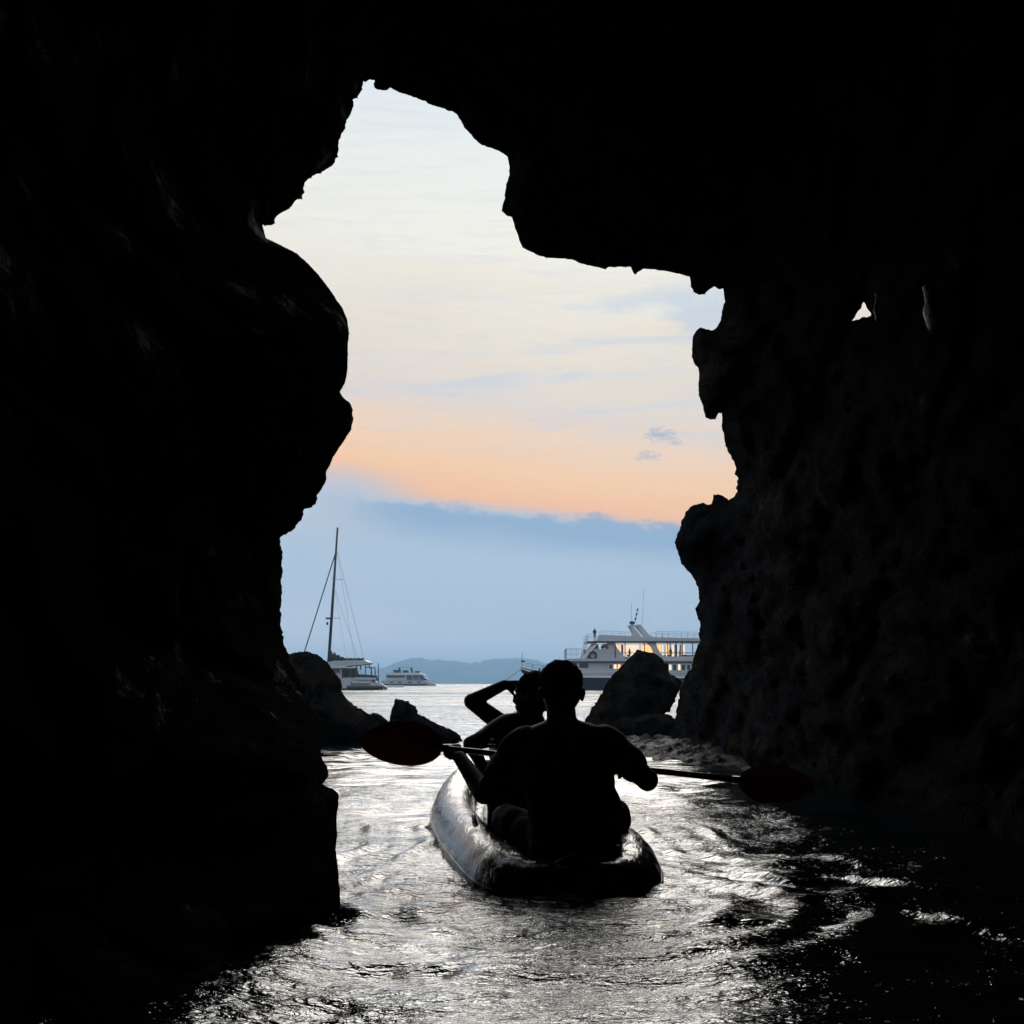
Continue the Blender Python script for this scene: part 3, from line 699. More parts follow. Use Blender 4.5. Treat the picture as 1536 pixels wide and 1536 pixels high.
# ------------------------------------------------------------------ kayak
KL = Vector((-0.115, 1, 0)).normalized()             # direction of travel
KR = Vector((KL.y, -KL.x, 0))
KS = Vector((0.27, 5.34, 0))                         # middle of the stern end of the tube centre line
def K(s, x, z): return KS + KL * s + KR * x + Vector((0, 0, z))
def build_kayak():
    root = empty('kayak', KS, 'dark glossy inflatable kayak gliding out of the cave with two people aboard', 'kayak')
    L = 3.55; n = 240; pts = []; rad = []
    for i in range(n):
        th = 2 * PI * i / n; c, s_ = math.cos(th), math.sin(th)
        s = L / 2 - L / 2 * (abs(c) ** 0.8) * (1 if c > 0 else -1)   # th=0 stern
        u = s / L
        w = 0.365 * (abs(s_) ** (0.42 if u < 0.5 else 0.8))
        z = 0.02 - 0.055 * max(0, 1 - u / 0.22) ** 1.5 + 0.20 * max(0, (u - 0.6) / 0.4) ** 2
        pts.append(K(s, w * (1 if s_ > 0 else -1), z)); rad.append((0.142 - 0.035 * max(0, (u - 0.7) / 0.3)) * (1 + 0.012 * math.sin(th * 31)))
    for _ in range(14): pts = [(pts[i - 1] + pts[i] * 2 + pts[(i + 1) % n]) / 4 for i in range(n)]
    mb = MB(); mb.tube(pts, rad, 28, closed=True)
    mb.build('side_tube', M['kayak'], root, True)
    fl = MB(); mm = 24
    for k in range(5):                                 # floor chambers
        x = (k - 2) * 0.105
        fl.tube([K(0.12 + 3.2 * i / mm, x * (1 - 0.7 * max(0, (i / mm - 0.6) / 0.4) ** 2), -0.02 + 0.14 * max(0, (i / mm - 0.65) / 0.35) ** 2) for i in range(mm + 1)], 0.058, 10)
    fl.build('floor', M['kayak'], root, True)
    for s0, w in ((0.24, 0.21), (1.38, 0.21)):
        sb = MB(); nn = 10
        for i in range(nn + 1):
            x = -w + 2 * w * i / nn; sb.limb(K(s0 + 0.06 * (x / w) ** 2, x, 0.05), 0.035, K(s0 - 0.05 + 0.08 * (x / w) ** 2, x, 0.30 - 0.03 * (x / w) ** 2), 0.03, 10)
        if s0 > 1: remesh('seat_back', sb, 0.012, M['shorts'], root, 4).matrix_parent_inverse = Matrix.Translation(KS).inverted()
    for sd in (-1, 1):
        h = MB(); h.tube([K(0.9 + 0.03 * i, sd * (0.34 + 0.012 * math.sin(PI * i / 6)), 0.155 + 0.045 * math.sin(PI * i / 6)) for i in range(7)], 0.009, 8); h.build('carry_strap', M['shaft'], root, True)
    h = MB(); h.tube([K(-0.02, -0.09 + 0.03 * i, 0.10 + 0.035 * math.sin(PI * i / 6)) for i in range(7)], 0.008, 8); h.build('grab_handle', M['shaft'], root, True)
    v = MB(); v.tube([K(0.16, 0.2, 0.11), K(0.16, 0.2, 0.15)], 0.022, 14); v.build('valve', M['shaft'], root, True)
    # welded seam along the outer side of the tube
    pp = [p + (p - K(L / 2, 0, p.z)).normalized() * 0 + Vector((0, 0, -0.02)) for p in pts]
    out = []
    for i in range(n):
        t = (pts[(i + 1) % n] - pts[i - 1]); t.z = 0; t.normalize(); nr = Vector((t.y, -t.x, 0))
        if nr.dot(pts[i] - K(L / 2, 0, pts[i].z)) < 0: nr = -nr
        out.append(pts[i] + nr * (rad[i] * 0.985) + Vector((0, 0, 0.018)))
    MB().tube(out, 0.007, 6, closed=True).build('seam', M['shaft'], root, True)
build_kayak()

# ------------------------------------------------------------------ people
def hand(mb, wrist, tip, palmn, curl=1.0, s=1.0, thumb=1):
    """palm and five fingers curling round; tip = direction of the knuckles, palmn = direction the palm faces"""
    w = Vector(wrist); d = (Vector(tip)).normalized(); pn = Vector(palmn); pn = (pn - d * pn.dot(d)).normalized(); sd = d.cross(pn)
    for i in range(4):
        a = w + sd * (i - 1.5) * 0.012 * s; k = w + d * 0.085 * s + sd * (i - 1.5) * 0.020 * s
        mb.limb(a, 0.016 * s, k, 0.0135 * s, 8)
        ln = (0.038, 0.044, 0.041, 0.031)[i] * s; q = k; dr = d
        for j in range(3):
            an = curl * (0.75, 1.15, 0.8)[j] * (1 + 0.05 * i); ax = sd
            dr = (dr * math.cos(an) + pn * math.sin(an)).normalized() if j == 0 else (Matrix.Rotation(-an, 3, sd) @ dr if (Matrix.Rotation(-an, 3, sd) @ dr).dot(pn * math.cos(0) - d) > (Matrix.Rotation(an, 3, sd) @ dr).dot(pn - d) else Matrix.Rotation(an, 3, sd) @ dr)
            e = q + dr * ln * (1, 0.72, 0.58)[j]; mb.limb(q, 0.0098 * s, e, 0.0082 * s, 8); q = e
    t0 = w + d * 0.025 * s + sd * thumb * 0.028 * s; t1 = t0 + (d * 0.6 + sd * thumb * 0.55 + pn * 0.5).normalized() * 0.045 * s
    t2 = t1 + (d * 0.6 + pn * 0.9).normalized() * 0.034 * s
    mb.limb(w + sd * thumb * 0.01 * s, 0.015 * s, t0, 0.015 * s, 8); mb.limb(t0, 0.014 * s, t1, 0.011 * s, 8); mb.limb(t1, 0.011 * s, t2, 0.009 * s, 8)

def head(mb, c, fwd, s=1.0):
    """skull, jaw, face; fwd = where the face looks"""
    f = Vector(fwd).normalized(); up = Vector((0, 0, 1)); up = (up - f * up.dot(f)).normalized(); r = f.cross(up)
    R = Matrix((r, f, up)).transposed(); P = lambda x, y, z: Vector(c) + R @ Vector((x, y, z)) * s
    B = lambda x, y, z, a, b, c_: mb.ball(P(x, y, z), (a * s, b * s, c_ * s), R)
    B(0, -0.012, 0.03, 0.082, 0.100, 0.092); B(0, 0.02, -0.03, 0.066, 0.070, 0.085); B(0, 0.052, -0.085, 0.034, 0.032, 0.028)
    B(0, 0.092, -0.015, 0.012, 0.022, 0.026); B(0, 0.102, -0.032, 0.017, 0.014, 0.011); B(0, 0.078, 0.028, 0.055, 0.02, 0.012)
    B(0, 0.084, -0.062, 0.026, 0.012, 0.007); B(0, 0.083, -0.073, 0.022, 0.012, 0.007)
    for e in (-1, 1):
        B(e * 0.030, 0.075, 0.004, 0.013, 0.012, 0.010); B(e * 0.042, 0.062, -0.03, 0.022, 0.024, 0.02)
        B(e * 0.086, -0.008, -0.012, 0.010, 0.018, 0.030); B(e * 0.092, -0.016, -0.002, 0.008, 0.014, 0.020)
    return R, P

def hair(parent, c, R, s=1.0, low=-0.02):
    mb = MB(); P = lambda x, y, z: Vector(c) + R @ Vector((x, y, z)) * s
    for (x, y, z, a, b, c_) in ((0, -0.018, 0.045, 0.087, 0.100, 0.085), (0, -0.045, 0.0, 0.080, 0.07, 0.07), (0, -0.05, -0.035, 0.062, 0.05, 0.045)):
        mb.ball(P(x, y, z), (a * s, b * s, c_ * s), R)
    remesh('hair', mb, 0.006, M['hair'], parent, 1, 0.007)

def paddler():
    hc = W(841, 1038, 5.80); pel = W(862, 1268, 5.78); wai = W(858, 1215, 5.78); ch = W(848, 1145, 5.82)
    shL = W(783, 1117, 5.82); shR = W(907, 1113, 5.82); nk = W(843, 1090, 5.82)
    elL = W(726, 1190, 5.92); haL = W(690, 1137, 6.12); elR = W(971, 1170, 5.70); haR = W(950, 1153, 6.04)
    kn = [(W(757, 1228, 6.15), W(812, 1268, 6.35)), (W(925, 1222, 6.15), W(880, 1262, 6.35))]
    b = MB()
    R, P = head(b, hc, (-0.12, 1, 0.02), 1.16)
    b.limb(hc + Vector((0, 0, -0.06)), 0.068, nk, 0.072)
    for sh in (shL, shR): b.limb(nk + Vector((0, 0, -0.01)), 0.062, sh, 0.066)
    b.ball(ch, (0.20, 0.125, 0.19)); b.ball(ch.lerp(nk, 0.45), (0.17, 0.105, 0.12)); b.ball(wai, (0.185, 0.12, 0.16)); b.ball(pel, (0.21, 0.15, 0.13))
    for sh, el, ha in ((shL, elL, haL), (shR, elR, haR)):
        b.limb(sh, 0.068, el, 0.050); b.limb(el, 0.052, ha, 0.034)
        dr = (ha - el).normalized()
        hand(b, ha, dr, Vector((0, 0.3, -1)), 1.0, 1.08, -1 if sh is shL else 1)
    for (k_, ft), sg in zip(kn, (-1, 1)):
        hip = pel + Vector((sg * 0.09, 0.06, -0.01)); b.limb(hip, 0.095, k_, 0.066); b.limb(k_, 0.062, ft, 0.042); b.limb(ft, 0.04, ft + Vector((0.0, 0.14, -0.02)), 0.03)
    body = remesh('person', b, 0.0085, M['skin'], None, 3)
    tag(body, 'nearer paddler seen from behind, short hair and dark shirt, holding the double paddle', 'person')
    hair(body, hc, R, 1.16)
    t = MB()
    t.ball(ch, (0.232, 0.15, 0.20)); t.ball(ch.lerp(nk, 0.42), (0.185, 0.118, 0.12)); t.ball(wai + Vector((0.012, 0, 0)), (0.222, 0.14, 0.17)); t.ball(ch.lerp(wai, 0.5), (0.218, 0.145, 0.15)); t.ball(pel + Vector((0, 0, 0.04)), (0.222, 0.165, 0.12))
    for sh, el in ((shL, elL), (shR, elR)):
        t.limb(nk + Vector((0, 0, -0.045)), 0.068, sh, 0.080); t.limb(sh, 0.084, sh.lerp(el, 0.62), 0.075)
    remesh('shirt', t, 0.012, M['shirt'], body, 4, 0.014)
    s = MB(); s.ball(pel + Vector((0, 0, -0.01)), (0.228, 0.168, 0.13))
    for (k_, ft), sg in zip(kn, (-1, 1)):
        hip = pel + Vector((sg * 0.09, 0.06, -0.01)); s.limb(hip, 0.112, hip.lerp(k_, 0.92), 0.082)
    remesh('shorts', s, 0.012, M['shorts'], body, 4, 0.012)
    return haL, haR
haL, haR = paddler()

def crewmate():
    hc = W(798, 1044, 6.85); nk = W(793, 1078, 6.86); ch = W(778, 1125, 6.85); wai = W(775, 1165, 6.85); pel = W(776, 1200, 6.85)
    shN = W(765, 1094, 6.70); shF = W(758, 1090, 7.02)
    elN = W(706, 1116, 6.62); haN = W(728, 1158, 6.78); elF = W(707, 1052, 6.98); haF = W(757, 1027, 6.95)
    b = MB(); R, P = head(b, hc, (-1, 0.35, 0.03), 1.0)
    b.limb(hc + Vector((0.01, 0, -0.06)), 0.062, nk, 0.066)
    for sh in (shN, shF): b.limb(nk + Vector((0, 0, -0.02)), 0.055, sh, 0.060)
    Rz = Matrix.Rotation(math.radians(70), 3, 'Z')
    b.ball(ch, (0.17, 0.11, 0.17), Rz); b.ball(wai, (0.15, 0.11, 0.14), Rz); b.ball(pel, (0.17, 0.14, 0.12), Rz)
    b.limb(shN, 0.058, elN, 0.043); b.limb(elN, 0.042, haN, 0.028); hand(b, haN, (haN - elN), Vector((1, 0, 0)), 0.5, 0.95, 1)
    b.limb(shF, 0.058, elF, 0.044); b.limb(elF, 0.043, haF, 0.029); hand(b, haF, Vector((1, 0, -0.05)), Vector((0.2, 0.5, -0.6)), 0.35, 0.95, -1)
    for sg in (-1, 1):
        hip = pel + Vector((sg * 0.08, 0.08, 0)); k_ = K(2.05, sg * 0.14, 0.30); ft = K(2.5, sg * 0.10, 0.07)
        b.limb(hip, 0.085, k_, 0.06); b.limb(k_, 0.056, ft, 0.038); b.limb(ft, 0.038, ft + KL * 0.13, 0.028)
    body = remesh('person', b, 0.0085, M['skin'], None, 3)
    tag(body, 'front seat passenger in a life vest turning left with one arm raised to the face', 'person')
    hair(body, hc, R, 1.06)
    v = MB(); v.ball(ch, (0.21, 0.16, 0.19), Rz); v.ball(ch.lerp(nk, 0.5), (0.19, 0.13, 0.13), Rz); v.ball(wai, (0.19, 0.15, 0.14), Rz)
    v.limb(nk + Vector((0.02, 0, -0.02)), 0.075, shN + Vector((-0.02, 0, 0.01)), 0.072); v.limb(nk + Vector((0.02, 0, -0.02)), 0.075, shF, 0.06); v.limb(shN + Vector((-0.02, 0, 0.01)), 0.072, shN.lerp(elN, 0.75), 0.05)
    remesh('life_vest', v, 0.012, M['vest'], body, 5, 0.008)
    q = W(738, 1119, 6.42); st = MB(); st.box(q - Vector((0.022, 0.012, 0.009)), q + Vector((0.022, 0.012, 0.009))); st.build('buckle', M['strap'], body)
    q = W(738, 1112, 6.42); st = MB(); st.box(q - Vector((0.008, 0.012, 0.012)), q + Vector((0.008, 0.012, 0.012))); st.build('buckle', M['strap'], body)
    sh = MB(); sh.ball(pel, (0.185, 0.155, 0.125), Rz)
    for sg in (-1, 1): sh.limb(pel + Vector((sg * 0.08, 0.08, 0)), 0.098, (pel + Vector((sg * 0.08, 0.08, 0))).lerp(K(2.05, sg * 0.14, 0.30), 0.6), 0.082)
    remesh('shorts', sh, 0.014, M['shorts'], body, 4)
crewmate()

def paddle():
    a = W(664, 1122, 6.17); c = W(1108, 1170, 6.02)
    root = empty('paddle', a.lerp(c, 0.5), 'double bladed kayak paddle with dark red blades held across the kayak', 'paddle')
    MB().tube([a, a.lerp(c, 0.5), c], 0.0145, 12).build('shaft', M['shaft'], root, True)
    for end, dirp, hh in ((a, W(540, 1116, 6.2), 0.115), (c, W(1222, 1176, 5.98), 0.095)):
        ax = (dirp - end); Lb = ax.length; ax.normalize(); up = (Vector((0, -0.25, 1)) - ax * Vector((0, -0.25, 1)).dot(ax)).normalized(); nr = ax.cross(up)
        vs = []; fs = []; nu, nv = 28, 12
        for sgn in (-1, 1):
            for i in range(nu + 1):
                t = i / nu; w = hh * (max(0.0, math.sin(PI * min(1, t ** 0.85))) ** 0.5 if t < 1 else 0) ; w = max(w, 0.014 if t < 0.5 else 0.002)
                for j in range(nv + 1):
                    v = j / nv * 2 - 1
                    th = 0.004 + 0.011 * math.exp(-(v * w / 0.018) ** 2) * (1 - t)
                    vs.append(end + ax * (t * Lb) + up * (v * w + (0.008 if end is a else -0.006)) + nr * (sgn * th * (1 - v * v) ** 0.3 + 0.02 * (v * v) * (w / hh)))
        N = (nu + 1) * (nv + 1)
        for s_ in range(2):
            for i in range(nu):
                for j in range(nv):
                    p = s_ * N + i * (nv + 1) + j; q = (p, p + 1, p + nv + 2, p + nv + 1); fs.append(q if s_ else q[::-1])
        for i in range(nu):
            for j in (0, nv):
                p = i * (nv + 1) + j; fs.append((p, p + nv + 1, p + nv + 1 + N, p + N))
        obj('blade', vs, fs, M['red'], root)
        MB().tube([end - ax * 0.03, end + ax * 0.06], 0.0185, 12).build('collar', M['shaft'], root, True)
paddle()

# ------------------------------------------------------------------ boats
def figure(name, foot, h, label, face=0.0, group=None, pose=0, matl=None):
    """a small standing person, fused into one skin"""
    s = h / 1.72; f = Vector(foot); b = MB(); Rm = Matrix.Rotation(face, 3, 'Z')
    P = lambda x, y, z: f + Rm @ Vector((x * s, y * s, z * s))
    b.ball(P(0, 0, 1.61), 0.105 * s); b.limb(P(0, 0, 1.5), 0.055 * s, P(0, 0, 1.42), 0.06 * s)
    b.limb(P(-0.16, 0, 1.40), 0.07 * s, P(0.16, 0, 1.40), 0.07 * s); b.ball(P(0, 0, 1.22), (0.19 * s, 0.12 * s, 0.22 * s)); b.ball(P(0, 0, 0.96), (0.17 * s, 0.12 * s, 0.14 * s))
    for e in (-1, 1):
        b.limb(P(e * 0.09, 0, 0.92), 0.09 * s, P(e * 0.10, 0.02, 0.5), 0.06 * s); b.limb(P(e * 0.10, 0.02, 0.5), 0.058 * s, P(e * 0.10, 0, 0.07), 0.042 * s); b.limb(P(e * 0.10, 0, 0.05), 0.04 * s, P(e * 0.11, -0.16, 0.04), 0.035 * s)
        if pose: b.limb(P(e * 0.2, 0, 1.38), 0.05 * s, P(e * 0.27, 0.02, 1.12), 0.04 * s); b.limb(P(e * 0.27, 0.02, 1.12), 0.04 * s, P(e * 0.12, -0.24, 1.16), 0.033 * s)
        else: b.limb(P(e * 0.2, 0, 1.38), 0.05 * s, P(e * 0.26, 0.02, 1.1), 0.04 * s); b.limb(P(e * 0.26, 0.02, 1.1), 0.04 * s, P(e * 0.24, -0.06, 0.82), 0.032 * s)
    o = remesh(name, b, 0.04 * s, matl or M['figure'], None, 2)
    return tag(o, label, 'person', group)

def rail(mb, pts, h=0.95, every=1.2, r=0.022, mid=True):
    for a, b in zip(pts[:-1], pts[1:]):
        a, b = Vector(a), Vector(b); up = Vector((0, 0, h))
        mb.tube([a + up, b + up], r, 5)
        if mid: mb.tube([a + up * 0.5, b + up * 0.5], r * 0.7, 5)
        n = max(1, int((b - a).length / every))
        for i in range(n + 1):
            q = a.lerp(b, i / n); mb.tube([q, q + up], r, 5)

def hull_mesh(stations, mtl, name, parent, cap=True):
    """stations: list of (x, [(half_width, z) from keel to sheer]) ; symmetrical hull about cy"""
    vs = []; fs = []; m = len(stations[0][2])
    for x, cy, sec in stations:
        for hw, z in sec: vs.append((x, cy - hw, z))
        for hw, z in sec[::-1]: vs.append((x, cy + hw, z))
    k = 2 * m
    for i in range(len(stations) - 1):
        for j in range(k - 1): a = i * k + j; fs.append((a, a + 1, a + k + 1, a + k))
        fs.append((i * k + k - 1, i * k, (i + 1) * k, (i + 1) * k + k - 1))
    fs += [tuple(range(k)), tuple((len(stations) - 1) * k + j for j in range(k - 1, -1, -1))]
    return obj(name, vs, fs, mtl, parent, False)

def passenger_boat():
    D = 165.0; by = D + 3.4                           # beam centre; the near side lies at depth D
    def X(px, d=D): return W(px, 1000, d).x
    def Z(py, px=930): return W(px, py, D).z
    def S(px, py, off=0.0): q = W(px, py, D); return Vector((q.x, D + off, q.z))
    root = empty('passenger_boat', (X(930), by, 0), 'large white two deck passenger boat with navy hull and warmly lit upper deck', 'passenger boat')
    # hull: navy below, white above
    def secs(zlist, xs, shrink=0.0):
        st = []
        for px, f in xs:
            x = X(px); st.append((x, by, [(3.4 * f * k, z if not callable(z) else z(px)) for k, z in zlist]))
        return st
    sheer = lambda px: Z(np.interp(px, [781, 800, 832, 860, 920, 1110], [1000.5, 1006, 1008.5, 1009, 1009, 1009]))
    knuck = lambda px: min(sheer(px) - 0.12, Z(np.interp(px, [781, 800, 832, 870, 1110], [1002, 1009, 1013.5, 1016, 1017])))
    fx = [(782, 0.07), (790, 0.2), (800, 0.34), (815, 0.56), (835, 0.78), (860, 0.93), (890, 1), (1000, 1), (1085, 0.96), (1112, 0.88)]
    low = []
    for px, f in fx:
        zb = np.interp(px, [783, 800, 812, 826], [knuck(783) - 0.4, 0.85, 0.1, -0.9]); zb = min(zb, knuck(px) - 0.1)
        low.append((X(px), by, [(0.05, zb), (3.4 * f * (0.55 if px < 860 else 0.85), zb + (knuck(px) - zb) * 0.35), (3.38 * f, knuck(px))]))
    hull_mesh(low, M['navy'], 'hull', root)
    upp = [(X(px), by, [(3.4 * f * 0.99, knuck(px) + 0.005), (3.44 * f + 0.05, sheer(px))]) for px, f in fx]
    hull_mesh(upp, M['greywhite'], 'bulwark', root)
    st = MB(); st.tube([Vector((X(px), by - 3.46 * f - 0.05, knuck(px) + 0.03)) for px, f in fx], 0.11, 6); st.build('rubbing_strake', M['white'], root)
    st = MB(); st.tube([Vector((X(px), by - 3.46 * f - 0.06, sheer(px))) for px, f in fx[:6]], 0.09, 6); st.build('toe_rail', M['darkmetal'], root)
    # main cabin with sloping front
    z0, z1 = Z(1009.5), Z(992)
    cb = MB(); cb.prism([(X(841), z0), (X(853.5), z1), (X(1100), z1), (X(1100), z0)], D + 0.35, D + 6.4); cb.build('main_cabin', M['greywhite'], root)
    def pane(a, b, c, d, off, name='window', m='glassdark', th=0.05):
        """near-side pane px a..b, py c..d"""
        mb = MB(); mb.box((X(a), D + off - th, Z(d)), (X(b), D + off + 0.02, Z(c))); return mb.build(name, M[m], root)
    for a, b, c, d, m in ((858.5, 865.5, 994, 1001.5, 'glassdark'), (869, 883, 994, 1002, 'glassdark'), (914, 919, 996.5, 1003, 'glassdark'), (921, 925, 996.5, 1003, 'glowpale'), (927, 931, 996.5, 1003, 'glow'),
                          (933.5, 938, 996.5, 1003, 'glassdark'), (1004, 1007.5, 997, 1005, 'glowpale'), (1010, 1015, 997, 1006, 'glassdark'), (1017.5, 1021, 996.5, 1005, 'glowpale'), (1023, 1028, 997, 1005, 'glassdark'), (1031, 1036, 997, 1005, 'glassdark')):
        w = pane(a, b, c, d, 0.35, 'window', m, 0.04)
        fr = MB()
        for (p0, p1, q0, q1) in ((a - 0.7, b + 0.7, c - 0.7, c), (a - 0.7, b + 0.7, d, d + 0.7), (a - 0.7, a, c, d), (b, b + 0.7, c, d)):
            fr.box((X(p0), D + 0.27, Z(q1)), (X(p1), D + 0.36, Z(q0)))
        fr.build('frame', M['white'], w)
    # raked front window
    w = MB(); w.prism([(X(845.5), Z(1002.5)), (X(852), Z(994.2)), (X(856.5), Z(994.2)), (X(853), Z(1002.5))], D + 0.31, D + 0.36); w.build('window', M['glassdark'], root)
    # deck between the cabins
    dk = MB(); dk.prism([(X(849), Z(991.8)), (X(851), Z(988)), (X(1108), Z(988)), (X(1108), Z(991.8))], D - 0.15, D + 6.95); dk.build('upper_deck', M['greywhite'], root)
    ln = MB(); ln.box((X(851), D - 0.2, Z(993)), (X(1108), D - 0.1, Z(991.8))); ln.build('deck_edge', M['darkmetal'], root)
    # wheelhouse: raked white front pillar, side panel, dark openings
    for off in (0.3, 6.2):
        fp = MB(); fp.prism([(X(871.5), Z(988)), (X(892.5), Z(963.5)), (X(896.5), Z(963.5)), (X(878), Z(988))], D + off, D + off + 0.25); fp.build('windscreen_pillar', M['white'], root)
        sp = MB(); sp.prism([(X(886), Z(988)), (X(886.5), Z(979)), (X(893), Z(973.5)), (X(914), Z(973.5)), (X(910.5), Z(963.5)), (X(921.5), Z(963.5)), (X(928), Z(974)), (X(940), Z(988))], D + off, D + off + 0.2); sp.build('wheelhouse_panel', M['greywhite'], root)
    ws = MB(); ws.prism([(X(879), Z(988)), (X(897), Z(966)), (X(899), Z(966)), (X(881), Z(988))], D + 0.6, D + 6.1); ws.build('windscreen', M['glassdark'], root)
    for a, b in ((893, 899), (911, 915)):
        p = MB(); p.prism([(X(a), Z(973.3)), (X((a + b) / 2 - 1), Z(966)), (X((a + b) / 2 + 1), Z(966)), (X(b), Z(973.3))], D + 0.35, D + 0.45); p.build('side_window', M['glassdark'], root)
    # roof slab: deep box with a turned-up front and a thin hard edge
    rf = MB(); rf.prism([(X(895), Z(962)), (X(899.5), Z(952)), (X(945), Z(954)), (X(960), Z(955.5)), (X(1105), Z(958.5)), (X(1105), Z(963.5))], D - 0.25, D + 7.05); rf.build('roof', M['greywhite'], root)
    e = MB(); e.box((X(880), D - 0.35, Z(964.2)), (X(1105), D - 0.2, Z(961.8))); e.build('roof_edge', M['darkmetal'], root)
    e = MB(); e.box((X(879.5), D - 0.3, Z(963.5)), (X(897), D + 7.0, Z(961.9))); e.build('lookout_platform', M['white'], root)
    # swept supports
    def swept(pts_l, name, offs, m='greywhite'):
        for off in offs:
            p = MB(); p.prism(pts_l, D + off, D + off + 0.3); p.build(name, M[m], root)
    swept([(X(970), Z(963.4)), (X(984), Z(963.4)), (X(987), Z(972)), (X(992), Z(981)), (X(1002), Z(988)), (X(988), Z(988)), (X(981), Z(980)), (X(977), Z(971))], 'roof_support', (0.0, 6.6))
    # low solid side of the open deck
    sd = MB(); sd.box((X(942), D + 0.1, Z(988.2)), (X(1105), D + 0.25, Z(984.5))); sd.build('side_panel', M['greywhite'], root)
    # warmly lit saloon at the back of the upper deck: panels that glow in place of a lit back wall, curtains and posts
    lw = MB(); lw.box((X(924), D + 6.2, Z(987)), (X(1104), D + 6.35, Z(981))); lw.build('back_bench', M['wood'], root)
    for a, b, m in ((926, 937, 'glow'), (994, 1000, 'glow'), (1001.5, 1004, 'glowpale'), (1008, 1013, 'glow'), (1017, 1020, 'glowpale'), (1033, 1037, 'glowpale'), (941.5, 966, 'glowpale'), (1022, 1027, 'glowpale'), (969, 993, 'glow')):
        p = MB(); p.box((X(a), D + 5.9, Z(984)), (X(b), D + 6.0, Z(965))); p.build('glow_panel', M[m], root)
    for a, b in ((938, 941), (1021, 1025), (1029, 1031)):
        p = MB(); p.box((X(a), D + 5.6, Z(984)), (X(b), D + 5.7, Z(965))); p.build('curtain', M['curtain'], root)
    for a in (923.5, 938.2, 967.5, 1002.5, 1006, 1015, 1024.5, 1040):
        p = MB(); p.box((X(a) - 0.06, D + 0.2, Z(987)), (X(a) + 0.06, D + 0.32, Z(963.5))); p.build('post', M['wood'], root)
    p = MB(); p.box((X(938), D + 2.0, Z(979.3)), (X(1100), D + 2.12, Z(978.2))); p.build('counter_rail', M['wood'], root)
    for a in (944, 975, 1006, 1030):
        p = MB(); p.box((X(a), D + 3.0, Z(984)), (X(a + 5), D + 3.6, Z(981.2))); p.box((X(a) + 0.1, D + 3.2, Z(988)), (X(a) + 0.2, D + 3.3, Z(984))); p.box((X(a + 5) - 0.2, D + 3.2, Z(988)), (X(a + 5) - 0.1, D + 3.3, Z(984))); p.build('table', M['wood'], root)
    # arch mast with two blades
    for off in (2.0, 4.4):
        p = MB(); p.prism([(X(947.5), Z(937)), (X(951.5), Z(937.5)), (X(959), Z(946)), (X(966), Z(955.6)), (X(950), Z(955.2)), (X(953.5), Z(949))], D + off, D + off + 0.35); p.build('mast_arch', M['greywhite'], root)
        p = MB(); p.prism([(X(957), Z(936)), (X(964), Z(935.5)), (X(970), Z(943)), (X(977), Z(951)), (X(986), Z(956.4)), (X(973), Z(956.2)), (X(965), Z(946))], D + off, D + off + 0.35); p.build('mast_arch', M['greywhite'], root)
    p = MB(); p.box((X(947), D + 1.9, Z(938)), (X(964), D + 4.9, Z(936.2))); p.build('mast_platform', M['greywhite'], root)
    p = MB(); p.ball((X(952.3), D + 3, Z(932.5)), (0.38, 0.38, 0.26)); p.box((X(951.6), D + 2.9, Z(936)), (X(953), D + 3.1, Z(933))); p.build('radar', M['darkmetal'], root, True)
    for (x0, y0, x1, y1, r) in ((950.3, 936, 950.6, 901.5, 0.03), (967, 936, 969.6, 881, 0.03), (955, 935, 960.2, 911, 0.045)):
        p = MB(); p.tube([S(x0, y0, 3.2), S(x1, y1, 3.2)], r, 6)
        if r > 0.04:
            for q in (0.35, 0.65, 0.95): c = S(x0 + (x1 - x0) * q, y0 + (y1 - y0) * q, 3.2); p.box(c - Vector((0.12, 0.1, 0.12)), c + Vector((0.12, 0.1, 0.12)))
        p.build('antenna', M['alu'] if r < 0.04 else M['darkmetal'], root)
    # railings
    for pts, h, ev, nm in (([S(900, 952, 0.2), S(948, 954.5, 0.2)], 0.55, 0.8, 'railing'), ([S(984, 956.5, 0.2), S(1100, 958.5, 0.2)], 0.85, 0.8, 'railing'), ([S(984, 956.5, 6.7), S(1100, 958.5, 6.7)], 0.85, 0.8, 'railing'),
                           ([S(880, 962, 0.1), S(893, 962, 0.1)], 0.95, 0.6, 'railing'), ([S(880, 962, 6.6), S(893, 962, 6.6)], 0.95, 0.6, 'railing'),
                           ([S(850, 988, 0.1), S(872, 988, 0.1)], 1.35, 0.5, 'railing'), ([S(850, 988, 0.1), S(850, 988, 6.6)], 1.35, 0.8, 'railing'), ([S(850, 988, 6.6), S(872, 988, 6.6)], 1.35, 0.6, 'railing')):
        mb = MB(); rail(mb, pts, h, ev, 0.028); mb.build(nm, M['alu'], root)
    mb = MB(); rail(mb, [Vector((X(px), by - 3.4 * f, sheer(px))) for px, f in fx[1:6]], 0.85, 1.0, 0.025); mb.build('bow_railing', M['alu'], root)
    mb = MB(); rail(mb, [Vector((X(px), by + 3.4 * f, sheer(px))) for px, f in fx[1:6]], 0.85, 1.0, 0.025); mb.build('bow_railing', M['alu'], root)
    # ladder up to the lookout
    mb = MB(); a, b = S(871.5, 988, 0.4), S(879.5, 953, 0.4); mb.tube([a, b], 0.05, 6); mb.tube([a + Vector((0.35, 0, 0)), b + Vector((0.35, 0, 0))], 0.05, 6)
    for i in range(10): q = a.lerp(b, i / 10); mb.tube([q, q + Vector((0.35, 0, 0))], 0.035, 5)
    mb.build('ladder', M['alu'], root)
